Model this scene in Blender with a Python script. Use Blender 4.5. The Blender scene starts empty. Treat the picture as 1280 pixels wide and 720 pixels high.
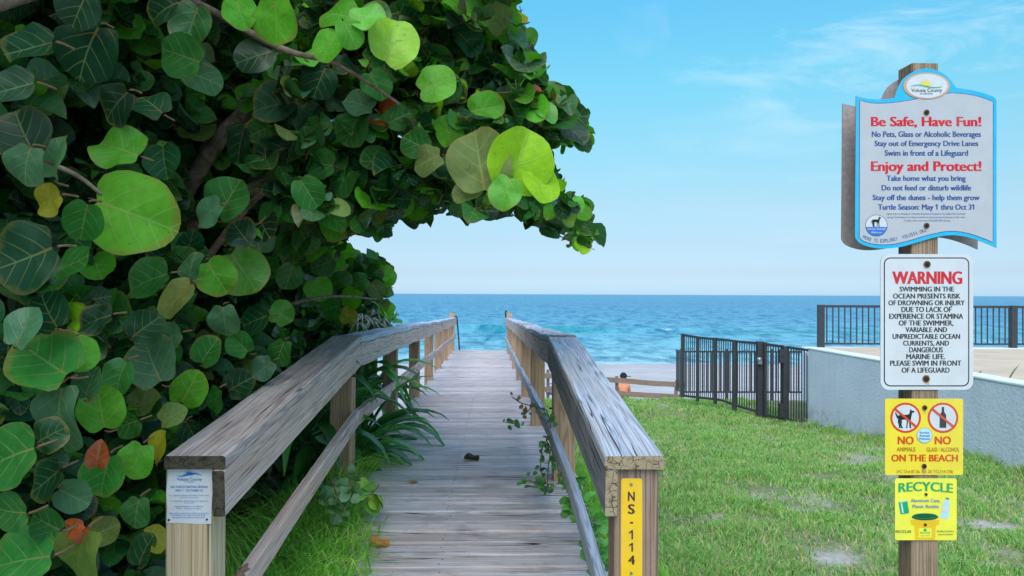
import bpy, bmesh, math, random
import numpy as np
from mathutils import Vector, Matrix, noise as mnoise

random.seed(7)
RNG = np.random.default_rng(11)
scene = bpy.context.scene
COL = scene.collection

# ------------------------------------------------------------------ camera
EYE = 1.5
F = 950.0                                   # focal length in pixels of the 1280 wide photograph
YAW, PITCH, ROLL = math.atan(23 / F), math.atan(7.6 / F), math.radians(0.25)
cam_data = bpy.data.cameras.new('camera')
cam = bpy.data.objects.new('camera', cam_data)
COL.objects.link(cam)
cam_data.sensor_width = 36.0
cam_data.lens = F / 1280 * 36.0
cam_data.clip_start = 0.05
cam_data.clip_end = 60000
CAM_ROT = Matrix.Rotation(-YAW, 3, 'Z') @ Matrix.Rotation(math.radians(90) + PITCH, 3, 'X') @ Matrix.Rotation(ROLL, 3, 'Z')
cam.matrix_world = Matrix.Translation((0, 0, EYE)) @ CAM_ROT.to_4x4()
scene.camera = cam
NR = np.array(CAM_ROT)

# ------------------------------------------------------------------ light
SUN_EL, SUN_AZ = math.radians(50), math.radians(190)     # azimuth clockwise from +Y: behind the camera, a high veiled sun
world = bpy.data.worlds.new('World')
scene.world = world
world.use_nodes = True
wn, wl = world.node_tree.nodes, world.node_tree.links
wn.clear()
w_out = wn.new('ShaderNodeOutputWorld')
w_bg = wn.new('ShaderNodeBackground')
w_bg.inputs['Strength'].default_value = 0.08
sky = wn.new('ShaderNodeTexSky')
sky.sky_type = 'NISHITA'
sky.sun_disc = False
sky.sun_elevation = SUN_EL
sky.sun_rotation = SUN_AZ
sky.air_density = 1.0
sky.dust_density = 0.6
sky.ozone_density = 2.0
w_tc = wn.new('ShaderNodeTexCoord')
w_sep = wn.new('ShaderNodeSeparateXYZ')
wl.new(w_tc.outputs['Generated'], w_sep.inputs[0])
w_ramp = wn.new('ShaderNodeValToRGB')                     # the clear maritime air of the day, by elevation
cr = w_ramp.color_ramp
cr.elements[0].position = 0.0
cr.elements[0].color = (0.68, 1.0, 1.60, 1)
cr.elements[1].position = 0.75                             # unseen overhead sky brightened to add fill light
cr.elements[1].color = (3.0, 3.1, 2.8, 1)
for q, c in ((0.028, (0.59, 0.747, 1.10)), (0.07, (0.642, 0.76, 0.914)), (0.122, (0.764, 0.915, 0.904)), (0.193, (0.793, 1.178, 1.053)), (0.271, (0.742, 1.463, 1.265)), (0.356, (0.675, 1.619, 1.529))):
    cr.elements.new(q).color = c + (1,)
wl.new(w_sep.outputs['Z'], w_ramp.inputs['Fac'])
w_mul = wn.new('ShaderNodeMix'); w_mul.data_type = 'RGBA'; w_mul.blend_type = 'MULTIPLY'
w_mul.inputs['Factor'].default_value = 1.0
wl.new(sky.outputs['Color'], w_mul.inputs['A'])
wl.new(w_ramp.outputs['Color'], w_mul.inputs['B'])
# thin cirrus
w_map = wn.new('ShaderNodeMapping')
w_map.inputs['Rotation'].default_value = (0.2, 0.15, 0.5)
w_map.inputs['Scale'].default_value = (2.2, 2.2, 9.0)
wl.new(w_tc.outputs['Generated'], w_map.inputs['Vector'])
w_no = wn.new('ShaderNodeTexNoise')
w_no.inputs['Scale'].default_value = 1.6
w_no.inputs['Detail'].default_value = 9
w_no.inputs['Roughness'].default_value = 0.62
w_no.inputs['Distortion'].default_value = 0.6
wl.new(w_map.outputs['Vector'], w_no.inputs['Vector'])
w_cr = wn.new('ShaderNodeMapRange')
w_cr.inputs['From Min'].default_value = 0.50
w_cr.inputs['From Max'].default_value = 0.78
wl.new(w_no.outputs['Fac'], w_cr.inputs['Value'])
w_lat = wn.new('ShaderNodeMapRange'); w_lat.interpolation_type = 'SMOOTHSTEP'     # the cirrus lies to the south-east
w_lat.inputs['From Min'].default_value = 0.08
w_lat.inputs['From Max'].default_value = 0.45
wl.new(w_sep.outputs['X'], w_lat.inputs['Value'])
w_m2 = wn.new('ShaderNodeMath'); w_m2.operation = 'MULTIPLY'
wl.new(w_cr.outputs['Result'], w_m2.inputs[0]); wl.new(w_lat.outputs['Result'], w_m2.inputs[1])
w_hi = wn.new('ShaderNodeMapRange'); w_hi.interpolation_type = 'SMOOTHSTEP'
w_hi.inputs['From Min'].default_value = 0.08; w_hi.inputs['From Max'].default_value = 0.30
w_hi.inputs['To Min'].default_value = 0.12
wl.new(w_sep.outputs['Z'], w_hi.inputs['Value'])
w_m4 = wn.new('ShaderNodeMath'); w_m4.operation = 'MULTIPLY'
wl.new(w_m2.outputs[0], w_m4.inputs[0]); wl.new(w_hi.outputs['Result'], w_m4.inputs[1])
w_m3 = wn.new('ShaderNodeMath'); w_m3.operation = 'MULTIPLY'; w_m3.inputs[1].default_value = 0.75
wl.new(w_m4.outputs[0], w_m3.inputs[0])
w_cl = wn.new('ShaderNodeMix'); w_cl.data_type = 'RGBA'
wl.new(w_m3.outputs[0], w_cl.inputs['Factor'])
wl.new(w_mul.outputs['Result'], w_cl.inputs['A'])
w_cl.inputs['B'].default_value = (7.0, 7.6, 8.0, 1)
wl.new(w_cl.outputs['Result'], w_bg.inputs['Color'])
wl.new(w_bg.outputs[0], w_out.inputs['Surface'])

sun_data = bpy.data.lights.new('sun', 'SUN')
sun_data.energy = 1.35
sun_data.angle = math.radians(58)
sun_data.color = (1.0, 0.95, 0.87)
sun = bpy.data.objects.new('sun', sun_data)
COL.objects.link(sun)
sd = Vector((math.sin(SUN_AZ) * math.cos(SUN_EL), math.cos(SUN_AZ) * math.cos(SUN_EL), math.sin(SUN_EL)))
sun.rotation_euler = sd.to_track_quat('Z', 'Y').to_euler()
sun.location = sd * 30

scene.view_settings.view_transform = 'Standard'
scene.view_settings.look = 'None'
scene.view_settings.gamma = 1.0
scene.view_settings.use_curve_mapping = False
scene.view_settings.exposure = 0.874
scene.render.engine = 'CYCLES'
scene.cycles.max_bounces = 7
scene.cycles.diffuse_bounces = 3
scene.cycles.transmission_bounces = 4
scene.cycles.transparent_max_bounces = 4
scene.cycles.sample_clamp_indirect = 4.0

# ------------------------------------------------------------------ helpers: pixels and points
def at(px, py, Y):
    """the point of the vertical plane y = Y that the photograph shows at pixel (px, py)"""
    d = CAM_ROT @ Vector(((px - 640) / F, -(py - 360) / F, -1))
    t = Y / d.y
    return Vector((d.x * t, Y, EYE + d.z * t))

def at_np(p, Y):
    p = np.asarray(p, float)
    d = np.stack([(p[:, 0] - 640) / F, -(p[:, 1] - 360) / F, -np.ones(len(p))], 1) @ NR.T
    t = Y / d[:, 1]
    return np.stack([d[:, 0] * t, np.full(len(p), 1.0) * Y, EYE + d[:, 2] * t], 1)

def project(P):
    P = np.atleast_2d(np.asarray(P, float)) - np.array([0, 0, EYE])
    c = P @ NR
    z = np.minimum(c[:, 2], -1e-3)
    return np.stack([640 + F * c[:, 0] / -z, 360 - F * c[:, 1] / -z], 1)

def smooth(a, b, x):
    t = np.clip((np.asarray(x, float) - a) / (b - a), 0, 1)
    return t * t * (3 - 2 * t)

def vnoise(x, y, s=1.0, seed=0.0):
    return mnoise.noise(Vector((x * s + seed, y * s - seed * 1.7, seed * 0.37)))

# ------------------------------------------------------------------ helpers: meshes and objects
class MB:
    """collects faces with a material each, a grain coordinate and a tint per vertex; build() links ONE mesh object"""
    def __init__(self):
        self.v, self.f, self.m, self.s, self.gc, self.tint = [], [], [], [], [], []
    def add(self, verts, faces, mat=0, smooth_=False, gc=None, tint=0.5):
        o = len(self.v)
        self.v += [tuple(p) for p in verts]
        self.gc += [tuple(g) for g in (gc if gc is not None else verts)]
        self.tint += [tint] * len(verts)
        for i, f in enumerate(faces):
            self.f.append(tuple(o + k for k in f))
            self.m.append(mat[i] if isinstance(mat, (list, tuple)) else mat)
            self.s.append(smooth_)
    def box(self, lo, hi, mat=0, tint=0.5):
        (a, b, c), (d, e_, f) = lo, hi
        v = [(a, b, c), (d, b, c), (d, e_, c), (a, e_, c), (a, b, f), (d, b, f), (d, e_, f), (a, e_, f)]
        self.add(v, [(3, 2, 1, 0), (4, 5, 6, 7), (0, 1, 5, 4), (1, 2, 6, 5), (2, 3, 7, 6), (3, 0, 4, 7)], mat, tint=tint)
    def tube(self, pts, radii, n=8, mat=0, smooth_=True, cap=True):
        pts = [Vector(p) for p in pts]
        if not isinstance(radii, (list, tuple)):
            radii = [radii] * len(pts)
        rings, prev = [], None
        for i, p in enumerate(pts):
            t = (pts[min(i + 1, len(pts) - 1)] - pts[max(i - 1, 0)]).normalized()
            if prev is None:
                a = t.cross(Vector((0, 0, 1)))
                if a.length < 1e-3:
                    a = t.cross(Vector((1, 0, 0)))
                a.normalize()
            else:
                a = (prev - t * prev.dot(t)).normalized()
            prev = a
            b = t.cross(a)
            rings.append([p + (a * math.cos(2 * math.pi * k / n) + b * math.sin(2 * math.pi * k / n)) * radii[i] for k in range(n)])
        v = [q for r in rings for q in r]
        f = []
        for i in range(len(pts) - 1):
            for k in range(n):
                k2 = (k + 1) % n
                f.append((i * n + k, i * n + k2, (i + 1) * n + k2, (i + 1) * n + k))
        if cap:
            f.append(tuple(reversed(range(n))))
            f.append(tuple((len(pts) - 1) * n + k for k in range(n)))
        L = 0; g = []
        for i, p in enumerate(pts):
            if i: L += (p - pts[i - 1]).length
            g += [(L, math.cos(2 * math.pi * k / n) * radii[i], math.sin(2 * math.pi * k / n) * radii[i]) for k in range(n)]
        self.add(v, f, mat, smooth_, gc=g)
    def board(self, pts, w, h, nseg=1, warp=0.0, seed=0.0, mats=(0, 1), tint=0.5, chamfer=0.004, side=None, wob=0.0, grain=None):
        """a sawn board along the polyline PTS (centre line), W across, H high"""
        pts = [Vector(p) for p in pts]
        path = []
        for i in range(len(pts) - 1):
            for k in range(nseg):
                path.append(pts[i].lerp(pts[i + 1], k / nseg))
        path.append(pts[-1])
        c = chamfer
        sec = [(-w/2 + c, -h/2), (w/2 - c, -h/2), (w/2, -h/2 + c), (w/2, h/2 - c), (w/2 - c, h/2), (-w/2 + c, h/2), (-w/2, h/2 - c), (-w/2, -h/2 + c)]
        v, g, L = [], [], 0
        off = (seed * 13.7, seed * 0.37, seed * 0.61)
        for i, p in enumerate(path):
            t = (path[min(i + 1, len(path) - 1)] - path[max(i - 1, 0)]).normalized()
            s = side or t.cross(Vector((0, 0, 1)))
            if s.length < 1e-3:
                s = Vector((1, 0, 0))
            s = s.normalized()
            u = s.cross(t).normalized()
            if i: L += (p - path[i - 1]).length
            dz = warp * mnoise.noise(Vector((L * 1.3 + seed * 5.1, seed, 0))) if warp else 0
            dx = wob * mnoise.noise(Vector((L * 1.1 + seed * 3.1, seed, 9))) if wob else 0
            for k, (a, b) in enumerate(sec):
                j = warp * 0.25 * mnoise.noise(Vector((L * 6 + k * 3.3, seed, k))) if warp else 0
                v.append(p + s * (a + dx + j * 0.6) + u * (b + dz + j))
                g.append((L + off[0], a + off[1], b + off[2]))
        n, f, m = 8, [], []
        for i in range(len(path) - 1):
            for k in range(n):
                k2 = (k + 1) % n
                f.append((i * n + k, i * n + k2, (i + 1) * n + k2, (i + 1) * n + k)); m.append(mats[0])
        f.append(tuple(reversed(range(n)))); m.append(mats[1])
        f.append(tuple((len(path) - 1) * n + k for k in range(n))); m.append(mats[1])
        self.add(v, f, m, False, gc=g, tint=tint)
    def build(self, name, mats, parent=None, loc=None):
        me = bpy.data.meshes.new(name)
        v = self.v
        if loc is not None:
            v = [(p[0] - loc[0], p[1] - loc[1], p[2] - loc[2]) for p in v]
        me.from_pydata(v, [], self.f)
        me.polygons.foreach_set('material_index', self.m)
        me.polygons.foreach_set('use_smooth', self.s)
        a = me.attributes.new('gc', 'FLOAT_VECTOR', 'POINT')
        a.data.foreach_set('vector', np.array(self.gc, np.float32).ravel())
        a = me.attributes.new('tint', 'FLOAT', 'POINT')
        a.data.foreach_set('value', np.array(self.tint, np.float32))
        bm = bmesh.new(); bm.from_mesh(me)
        bmesh.ops.recalc_face_normals(bm, faces=bm.faces)
        bm.to_mesh(me); bm.free()
        return link(name, me, mats, parent, loc)

def link(name, me, mats, parent=None, loc=None):
    for m in (mats if isinstance(mats, (list, tuple)) else [mats]):
        me.materials.append(m)
    o = bpy.data.objects.new(name, me)
    COL.objects.link(o)
    if loc is not None:
        o.location = loc
    if parent is not None:
        o.parent = parent
        o.matrix_parent_inverse = Matrix.Translation(-Vector(parent.location))
    return o

def fast_mesh(verts, faces, smooth_=True, color=None, uv=None):
    """verts (n,3), faces list of int arrays (m,k): one mesh from numpy arrays"""
    me = bpy.data.meshes.new('mesh')
    verts = np.asarray(verts, np.float32)
    me.vertices.add(len(verts))
    me.vertices.foreach_set('co', verts.ravel())
    idx = np.concatenate([f.ravel() for f in faces]).astype(np.int32)
    sizes = np.concatenate([np.full(len(f), f.shape[1]) for f in faces])
    starts = np.concatenate([[0], np.cumsum(sizes)[:-1]]).astype(np.int32)
    me.loops.add(len(idx)); me.loops.foreach_set('vertex_index', idx)
    me.polygons.add(len(sizes)); me.polygons.foreach_set('loop_start', starts)
    me.polygons.foreach_set('use_smooth', np.full(len(sizes), smooth_))
    if color is not None:
        a = me.attributes.new('tintcol', 'FLOAT_COLOR', 'POINT')
        c = np.ones((len(verts), 4), np.float32); c[:, :color.shape[1]] = color
        a.data.foreach_set('color', c.ravel())
    if uv is not None:
        a = me.attributes.new('leafuv', 'FLOAT_VECTOR', 'POINT')
        c = np.zeros((len(verts), 3), np.float32); c[:, :uv.shape[1]] = uv
        a.data.foreach_set('vector', c.ravel())
    me.update(calc_edges=True)
    me.validate()
    return me

def tag(o, label=None, cat=None, group=None, kind=None):
    if label: o['label'] = label
    if cat: o['category'] = cat
    if group: o['group'] = group
    if kind: o['kind'] = kind
    return o

def empty(name, loc, label=None, cat=None, group=None):
    o = bpy.data.objects.new(name, None)
    o.empty_display_size = 0.2
    o.location = loc
    COL.objects.link(o)
    return tag(o, label, cat, group)

def skin_mesh(verts, edges, radii, sub=2):
    """a continuous body grown on a skeleton; returns the finished mesh"""
    me = bpy.data.meshes.new('skeleton')
    me.from_pydata([tuple(v) for v in verts], edges, [])
    o = bpy.data.objects.new('skeleton', me)
    COL.objects.link(o)
    sk = o.modifiers.new('skin', 'SKIN')
    for i, r in enumerate(radii):
        d = me.skin_vertices[0].data[i]
        d.radius = (r, r) if not isinstance(r, tuple) else r
        d.use_root = i == 0
    ss = o.modifiers.new('sub', 'SUBSURF'); ss.levels = sub; ss.render_levels = sub
    dg = bpy.context.evaluated_depsgraph_get()
    out = bpy.data.meshes.new_from_object(o.evaluated_get(dg))
    out.polygons.foreach_set('use_smooth', [True] * len(out.polygons))
    bpy.data.objects.remove(o); bpy.data.meshes.remove(me)
    return out

# ------------------------------------------------------------------ materials
class NT:
    def __init__(self, name):
        self.mat = bpy.data.materials.new(name)
        self.mat.use_nodes = True
        self.n, self.l = self.mat.node_tree.nodes, self.mat.node_tree.links
        self.n.clear()
        self.out = self.n.new('ShaderNodeOutputMaterial')
    def node(self, t, **kw):
        n = self.n.new(t)
        for k, v in kw.items():
            if k.startswith('i_'):
                key = k[2:]
                key = int(key) if key.isdigit() else key.replace('_', ' ')
                self.set(n.inputs[key], v)
            else:
                setattr(n, k, v)
        return n
    def set(self, sock, v):
        if isinstance(v, bpy.types.NodeSocket):
            self.l.new(v, sock)
        else:
            if isinstance(v, tuple) and len(v) == 3 and sock.type == 'RGBA':
                v = v + (1,)
            sock.default_value = v
    def math(self, op, a, b=0.0, c=0.0, clamp=False):
        n = self.node('ShaderNodeMath', operation=op, use_clamp=clamp)
        self.set(n.inputs[0], a); self.set(n.inputs[1], b)
        if op in ('MULTIPLY_ADD', 'SMOOTH_MIN'): self.set(n.inputs[2], c)
        return n.outputs[0]
    def vscale(self, v, s):
        n = self.node('ShaderNodeVectorMath', operation='MULTIPLY')
        self.set(n.inputs[0], v); n.inputs[1].default_value = s
        return n.outputs[0]
    def noise(self, v, scale=1.0, detail=4.0, rough=0.55, dist=0.0):
        n = self.node('ShaderNodeTexNoise')
        self.set(n.inputs['Vector'], v)
        n.inputs['Scale'].default_value = scale; n.inputs['Detail'].default_value = detail
        n.inputs['Roughness'].default_value = rough; n.inputs['Distortion'].default_value = dist
        return n.outputs['Fac']
    def map(self, x, a, b, c=0.0, d=1.0, sm=False):
        n = self.node('ShaderNodeMapRange')
        if sm: n.interpolation_type = 'SMOOTHSTEP'
        self.set(n.inputs['Value'], x)
        for k, q in (('From Min', a), ('From Max', b), ('To Min', c), ('To Max', d)):
            n.inputs[k].default_value = q
        return n.outputs['Result']
    def mix(self, f, a, b, mode='MIX'):
        n = self.node('ShaderNodeMix', data_type='RGBA', blend_type=mode)
        self.set(n.inputs['Factor'], f); self.set(n.inputs['A'], a); self.set(n.inputs['B'], b)
        return n.outputs['Result']
    def bump(self, h, strength=0.3, dist=0.01):
        n = self.node('ShaderNodeBump')
        n.inputs['Strength'].default_value = strength; n.inputs['Distance'].default_value = dist
        self.l.new(h, n.inputs['Height'])
        return n.outputs[0]
    def attr(self, name, out='Vector'):
        return self.node('ShaderNodeAttribute', attribute_name=name).outputs[out]
    def pos(self):
        return self.node('ShaderNodeNewGeometry').outputs['Position']
    def principled(self, col, rough=0.6, spec=0.4, normal=None, metal=0.0, **kw):
        n = self.node('ShaderNodeBsdfPrincipled')
        self.set(n.inputs['Base Color'], col); self.set(n.inputs['Roughness'], rough)
        n.inputs['Specular IOR Level'].default_value = spec; n.inputs['Metallic'].default_value = metal
        if normal is not None: self.l.new(normal, n.inputs['Normal'])
        return n
    def done(self, sh):
        self.l.new(sh.outputs[0] if not isinstance(sh, bpy.types.NodeSocket) else sh, self.out.inputs['Surface'])
        return self.mat

def plain(name, col, rough=0.5, spec=0.4, metal=0.0, var=0.12, scale=9.0, bump=0.0):
    t = NT(name)
    p = t.pos()
    nz = t.noise(p, scale, 5, 0.6)
    c = t.mix(t.map(nz, 0.3, 0.7), tuple(x * (1 - var) for x in col), tuple(min(1, x * (1 + var)) for x in col))
    nrm = t.bump(t.noise(p, scale * 12, 3), bump, 0.003) if bump else None
    return t.done(t.principled(c, rough, spec, nrm, metal))

def wood(name, dark, light, blotch, blotch_amt=0.5, crack=1.0, stain=0.0, bump=0.5, yz=1.0, rough=0.8):
    """weathered sawn lumber: grain follows the board's own length (attribute gc)"""
    t = NT(name)
    g = t.attr('gc'); tint = t.attr('tint', 'Fac')
    gd = t.vscale(g, (0.40, 17 * yz, 17 * yz))
    n1 = t.noise(gd, 1.3, 3, 0.5, 0.6)
    rings = t.math('ABSOLUTE', t.math('SUBTRACT', t.math('FRACT', t.math('MULTIPLY', n1, 11.0)), 0.5))
    rings = t.map(rings, 0.0, 0.42, 0, 1, True)
    fine = t.noise(t.vscale(g, (1.6, 230, 230)), 1.0, 3, 0.6)
    med = t.noise(t.vscale(g, (0.6, 60, 60)), 1.0, 4, 0.6)
    val = t.math('ADD', t.math('MULTIPLY', rings, 0.36), t.math('ADD', t.math('MULTIPLY', fine, 0.34), t.math('MULTIPLY', med, 0.5)))
    col = t.mix(t.map(val, 0.32, 0.92), dark, light)
    bl = t.map(t.noise(t.vscale(g, (1.2, 7, 7)), 1.0, 4, 0.6), 0.42, 0.66)
    col = t.mix(t.math('MULTIPLY', bl, blotch_amt), col, blotch)
    cn = t.noise(t.vscale(g, (0.55, 26, 26)), 1.0, 2, 0.5, 0.3)
    gate = t.map(t.noise(t.vscale(g, (1.5, 9, 9)), 1.0, 2), 0.5, 0.62)
    ck = t.math('MULTIPLY', t.map(t.math('ABSOLUTE', t.math('SUBTRACT', cn, 0.5)), 0.004, 0.018, 1, 0), gate)
    ck = t.math('MULTIPLY', ck, crack, clamp=True)
    # knots
    vor = t.node('ShaderNodeTexVoronoi', feature='F1')
    t.set(vor.inputs['Vector'], t.vscale(g, (1.3, 5.5, 5.5))); vor.inputs['Scale'].default_value = 1.0
    kn = t.map(vor.outputs['Distance'], 0.05, 0.16, 1, 0, True)
    col = t.mix(t.math('MULTIPLY', kn, 0.55), col, tuple(x * 0.55 for x in blotch))
    col = t.mix(ck, col, (0.02, 0.017, 0.015))
    if stain:
        st = t.map(t.noise(t.vscale(g, (3, 3, 3)), 2.2, 6, 0.7), 0.5, 0.7)
        col = t.mix(t.math('MULTIPLY', st, stain), col, tuple(x * 0.4 for x in dark))
    col = t.mix(1.0, col, t.mix(tint, (0.62, 0.62, 0.62), (1.38, 1.38, 1.38)), 'MULTIPLY')
    h = t.math('SUBTRACT', val, t.math('MULTIPLY', ck, 1.8))
    return t.done(t.principled(col, rough, 0.25, t.bump(h, bump, 0.004)))

def endgrain(name, dark, light):
    t = NT(name)
    g = t.attr('gc')
    flat = t.vscale(g, (0.0, 1, 1))
    dist = t.node('ShaderNodeVectorMath', operation='LENGTH'); t.set(dist.inputs[0], flat)
    rg = t.math('FRACT', t.math('MULTIPLY', t.math('ADD', dist.outputs['Value'], t.math('MULTIPLY', t.noise(flat, 20, 2), 0.02)), 210))
    rg = t.map(t.math('ABSOLUTE', t.math('SUBTRACT', rg, 0.5)), 0.0, 0.45)
    col = t.mix(t.math('ADD', t.math('MULTIPLY', rg, 0.6), t.math('MULTIPLY', t.noise(flat, 90, 4), 0.5)), dark, light)
    vor = t.node('ShaderNodeTexVoronoi', feature='DISTANCE_TO_EDGE')
    t.set(vor.inputs['Vector'], flat); vor.inputs['Scale'].default_value = 42
    ck = t.map(vor.outputs['Distance'], 0.015, 0.05, 1, 0)
    ck = t.math('MULTIPLY', ck, t.map(t.noise(flat, 30, 2), 0.42, 0.55))
    col = t.mix(ck, col, (0.02, 0.016, 0.012))
    col = t.mix(t.math('MULTIPLY', t.map(t.noise(flat, 25, 5, 0.7), 0.5, 0.62), 0.6), col, tuple(x * 0.5 for x in dark))
    return t.done(t.principled(col, 0.9, 0.15, t.bump(t.math('SUBTRACT', rg, t.math('MULTIPLY', ck, 2)), 0.4, 0.003)))

M = {}
M['cap_grey'] = wood('weathered_grey_wood', (0.23, 0.255, 0.31), (0.55, 0.61, 0.73), (0.50, 0.37, 0.27), 0.32, 0.9, 0.06, 0.6)
M['cap_brown'] = wood('weathered_brown_wood', (0.27, 0.21, 0.20), (0.66, 0.555, 0.515), (0.46, 0.29, 0.21), 0.35, 1.0, 0.30, 0.6)
M['side_grey'] = wood('grey_side_board_wood', (0.36, 0.25, 0.22), (0.79, 0.61, 0.535), (0.58, 0.35, 0.25), 0.45, 0.9, 0.15, 0.5)
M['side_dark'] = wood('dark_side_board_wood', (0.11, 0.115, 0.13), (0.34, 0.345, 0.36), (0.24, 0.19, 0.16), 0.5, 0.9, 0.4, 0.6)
M['post_wood'] = wood('treated_post_wood', (0.33, 0.185, 0.11), (0.64, 0.41, 0.275), (0.46, 0.25, 0.12), 0.45, 0.5, 0.1, 0.4, 0.7)
M['post_pale'] = wood('pale_post_wood', (0.40, 0.29, 0.17), (0.70, 0.56, 0.38), (0.58, 0.40, 0.22), 0.35, 0.8, 0.05, 0.4, 0.6)
M['post_aged'] = wood('aged_post_wood', (0.13, 0.085, 0.065), (0.40, 0.275, 0.205), (0.30, 0.17, 0.11), 0.5, 0.8, 0.2, 0.6, 0.7)
M['fence_wood'] = wood('beach_fence_wood', (0.15, 0.10, 0.075), (0.33, 0.24, 0.18), (0.26, 0.16, 0.11), 0.5, 0.5, 0.2, 0.4)
M['deck_wood'] = wood('deck_plank_wood', (0.34, 0.305, 0.31), (0.70, 0.635, 0.645), (0.54, 0.39, 0.335), 0.6, 1.0, 0.40, 0.5)
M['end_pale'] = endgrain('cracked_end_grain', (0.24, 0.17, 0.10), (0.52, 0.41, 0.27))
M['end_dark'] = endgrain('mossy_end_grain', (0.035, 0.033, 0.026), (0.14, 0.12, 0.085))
M['black_metal'] = plain('black_painted_metal', (0.038, 0.040, 0.046), 0.45, 0.5)
M['steel'] = plain('grey_steel', (0.35, 0.36, 0.38), 0.35, 0.5, 0.8)
M['rust'] = plain('rusty_bolt', (0.16, 0.075, 0.035), 0.7, 0.3, 0.3, 0.5, 300)
M['bolt_dark'] = plain('dark_bolt', (0.03, 0.025, 0.022), 0.6, 0.4, 0.5)
# ------------------------------------------------------------------ profile of the place (metres below the eye, by distance)
def lerp(a, b, t): return a + (b - a) * t
def interp(x, xs, ys): return float(np.interp(x, xs, ys))

def deck_drop(d):  return 1.44 - 0.0984 * (d - 2.42) if d <= 4.86 else 1.20 + 0.0228 * (d - 4.86)
def cap_drop(d):   return 0.50 - 0.0943 * (d - 2.42) if d <= 4.86 else 0.27 + 0.0241 * (d - 4.86)
def left_x(d):     return interp(d, [2.4, 4.9, 12.1, 20.9], [-0.880, -0.896, -0.960, -1.070])
def right_x(d):    return interp(d, [2.4, 4.9, 7.3, 20.9], [0.386, 0.385, 0.362, 0.366])

LAWN_Y = [-60, 0, 4, 6.4, 8.5, 10.7, 12.6, 13.6, 14.6, 16.5, 19, 22, 25.7, 40, 57, 75, 120, 400]
LAWN_D = [1.6, 1.46, 1.46, 1.50, 1.66, 1.86, 1.83, 1.90, 2.10, 2.55, 2.95, 3.3, 3.66, 4.5, 5.2, 5.9, 8.0, 14]
def lawn_drop(x, y):
    d = interp(y, LAWN_Y, LAWN_D)
    d += 0.035 * vnoise(x, y, 0.5, 3.0) + 0.015 * vnoise(x, y, 1.7, 8.0)
    if x < 0.9 and y < 13.5:                      # under and beside the boardwalk the ground keeps below the planks
        k = float(smooth(0.95, 0.62, x)) if x > 0 else 1.0
        d = lerp(d, max(d, deck_drop(y) + 0.16), k if x > -1.05 else float(smooth(-1.35, -1.05, x)))
    if x < -1.2 and y < 14:
        d -= 0.25 * float(smooth(-1.2, -2.4, x)) * (1 - float(smooth(10, 14, y)))
    return d

# ------------------------------------------------------------------ ground: one beach sheet, a lawn sheet over it
def grid_mesh(xs, ys, zf):
    X, Y = np.meshgrid(xs, ys)
    Z = np.array([[zf(x, y) for x in xs] for y in ys])
    v = np.stack([X, Y, Z], -1).reshape(-1, 3)
    n, m = len(xs), len(ys)
    i = np.arange((m - 1) * n).reshape(m - 1, n)[:, :-1].ravel()
    return v, [np.stack([i, i + 1, i + n + 1, i + n], 1)]

t = NT('beach_sand')
p = t.pos()
n1 = t.noise(p, 0.35, 5, 0.6); n2 = t.noise(p, 14.0, 4, 0.6)
sand = t.mix(t.map(n1, 0.35, 0.65), (0.43, 0.40, 0.395), (0.53, 0.495, 0.485))
wet = t.map(t.node('ShaderNodeSeparateXYZ', i_0=p).outputs['Y'], 48.0, 55.5, 0, 1, True)
sand = t.mix(t.math('MULTIPLY', wet, 0.35), sand, (0.34, 0.335, 0.35))
M['sand'] = t.done(t.principled(sand, 0.85, 0.2, t.bump(t.math('ADD', n2, t.noise(p, 3.0, 4)), 0.5, 0.04)))

xs = np.unique(np.concatenate([np.linspace(-3000, -60, 14), np.linspace(-60, -8, 14), np.linspace(-8, 14, 74), np.linspace(14, 60, 12), np.linspace(60, 3000, 14)]))
ys = np.unique(np.concatenate([np.linspace(-200, -10, 8), np.linspace(-10, 30, 110), np.linspace(30, 90, 40), np.linspace(90, 400, 8)]))
v, f = grid_mesh(xs, ys, lambda x, y: EYE - lawn_drop(x, y) - (0.06 * float(smooth(15.0, 13.0, y))))
beach = tag(link('beach', fast_mesh(v, f), M['sand']), kind='structure')

BARE = [(1250, 660, 84, 20), (1030, 702, 62, 16), (905, 645, 30, 8), (1235, 705, 40, 10)]
def bare_amount(P):
    """worn sandy spots of the lawn, as a function of the ground point"""
    q = project(P)
    a = np.zeros(len(P))
    for (cx, cy, rx, ry) in BARE[:2]:
        a = np.maximum(a, 1.25 - np.sqrt(((q[:, 0] - cx) / rx) ** 2 + ((q[:, 1] - cy) / ry) ** 2))
    for (cx, cy, rx, ry) in BARE[2:]:
        a = np.maximum(a, 0.9 - np.sqrt(((q[:, 0] - cx) / rx) ** 2 + ((q[:, 1] - cy) / ry) ** 2))
    nn = np.array([vnoise(x, y, 3.1, 21) + 0.6 * vnoise(x, y, 8.0, 5) for x, y, _ in P])
    n2 = np.array([vnoise(x, y, 1.1, 31) + 0.7 * vnoise(x, y, 3.6, 2) for x, y, _ in P])
    return np.clip(np.maximum(np.clip(a, 0, .8) * (0.55 + 1.5 * nn) + .25 * np.clip(a, 0, 1), np.clip((n2 - 0.22) * 1.1, 0, .62)), 0, 1)

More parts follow.
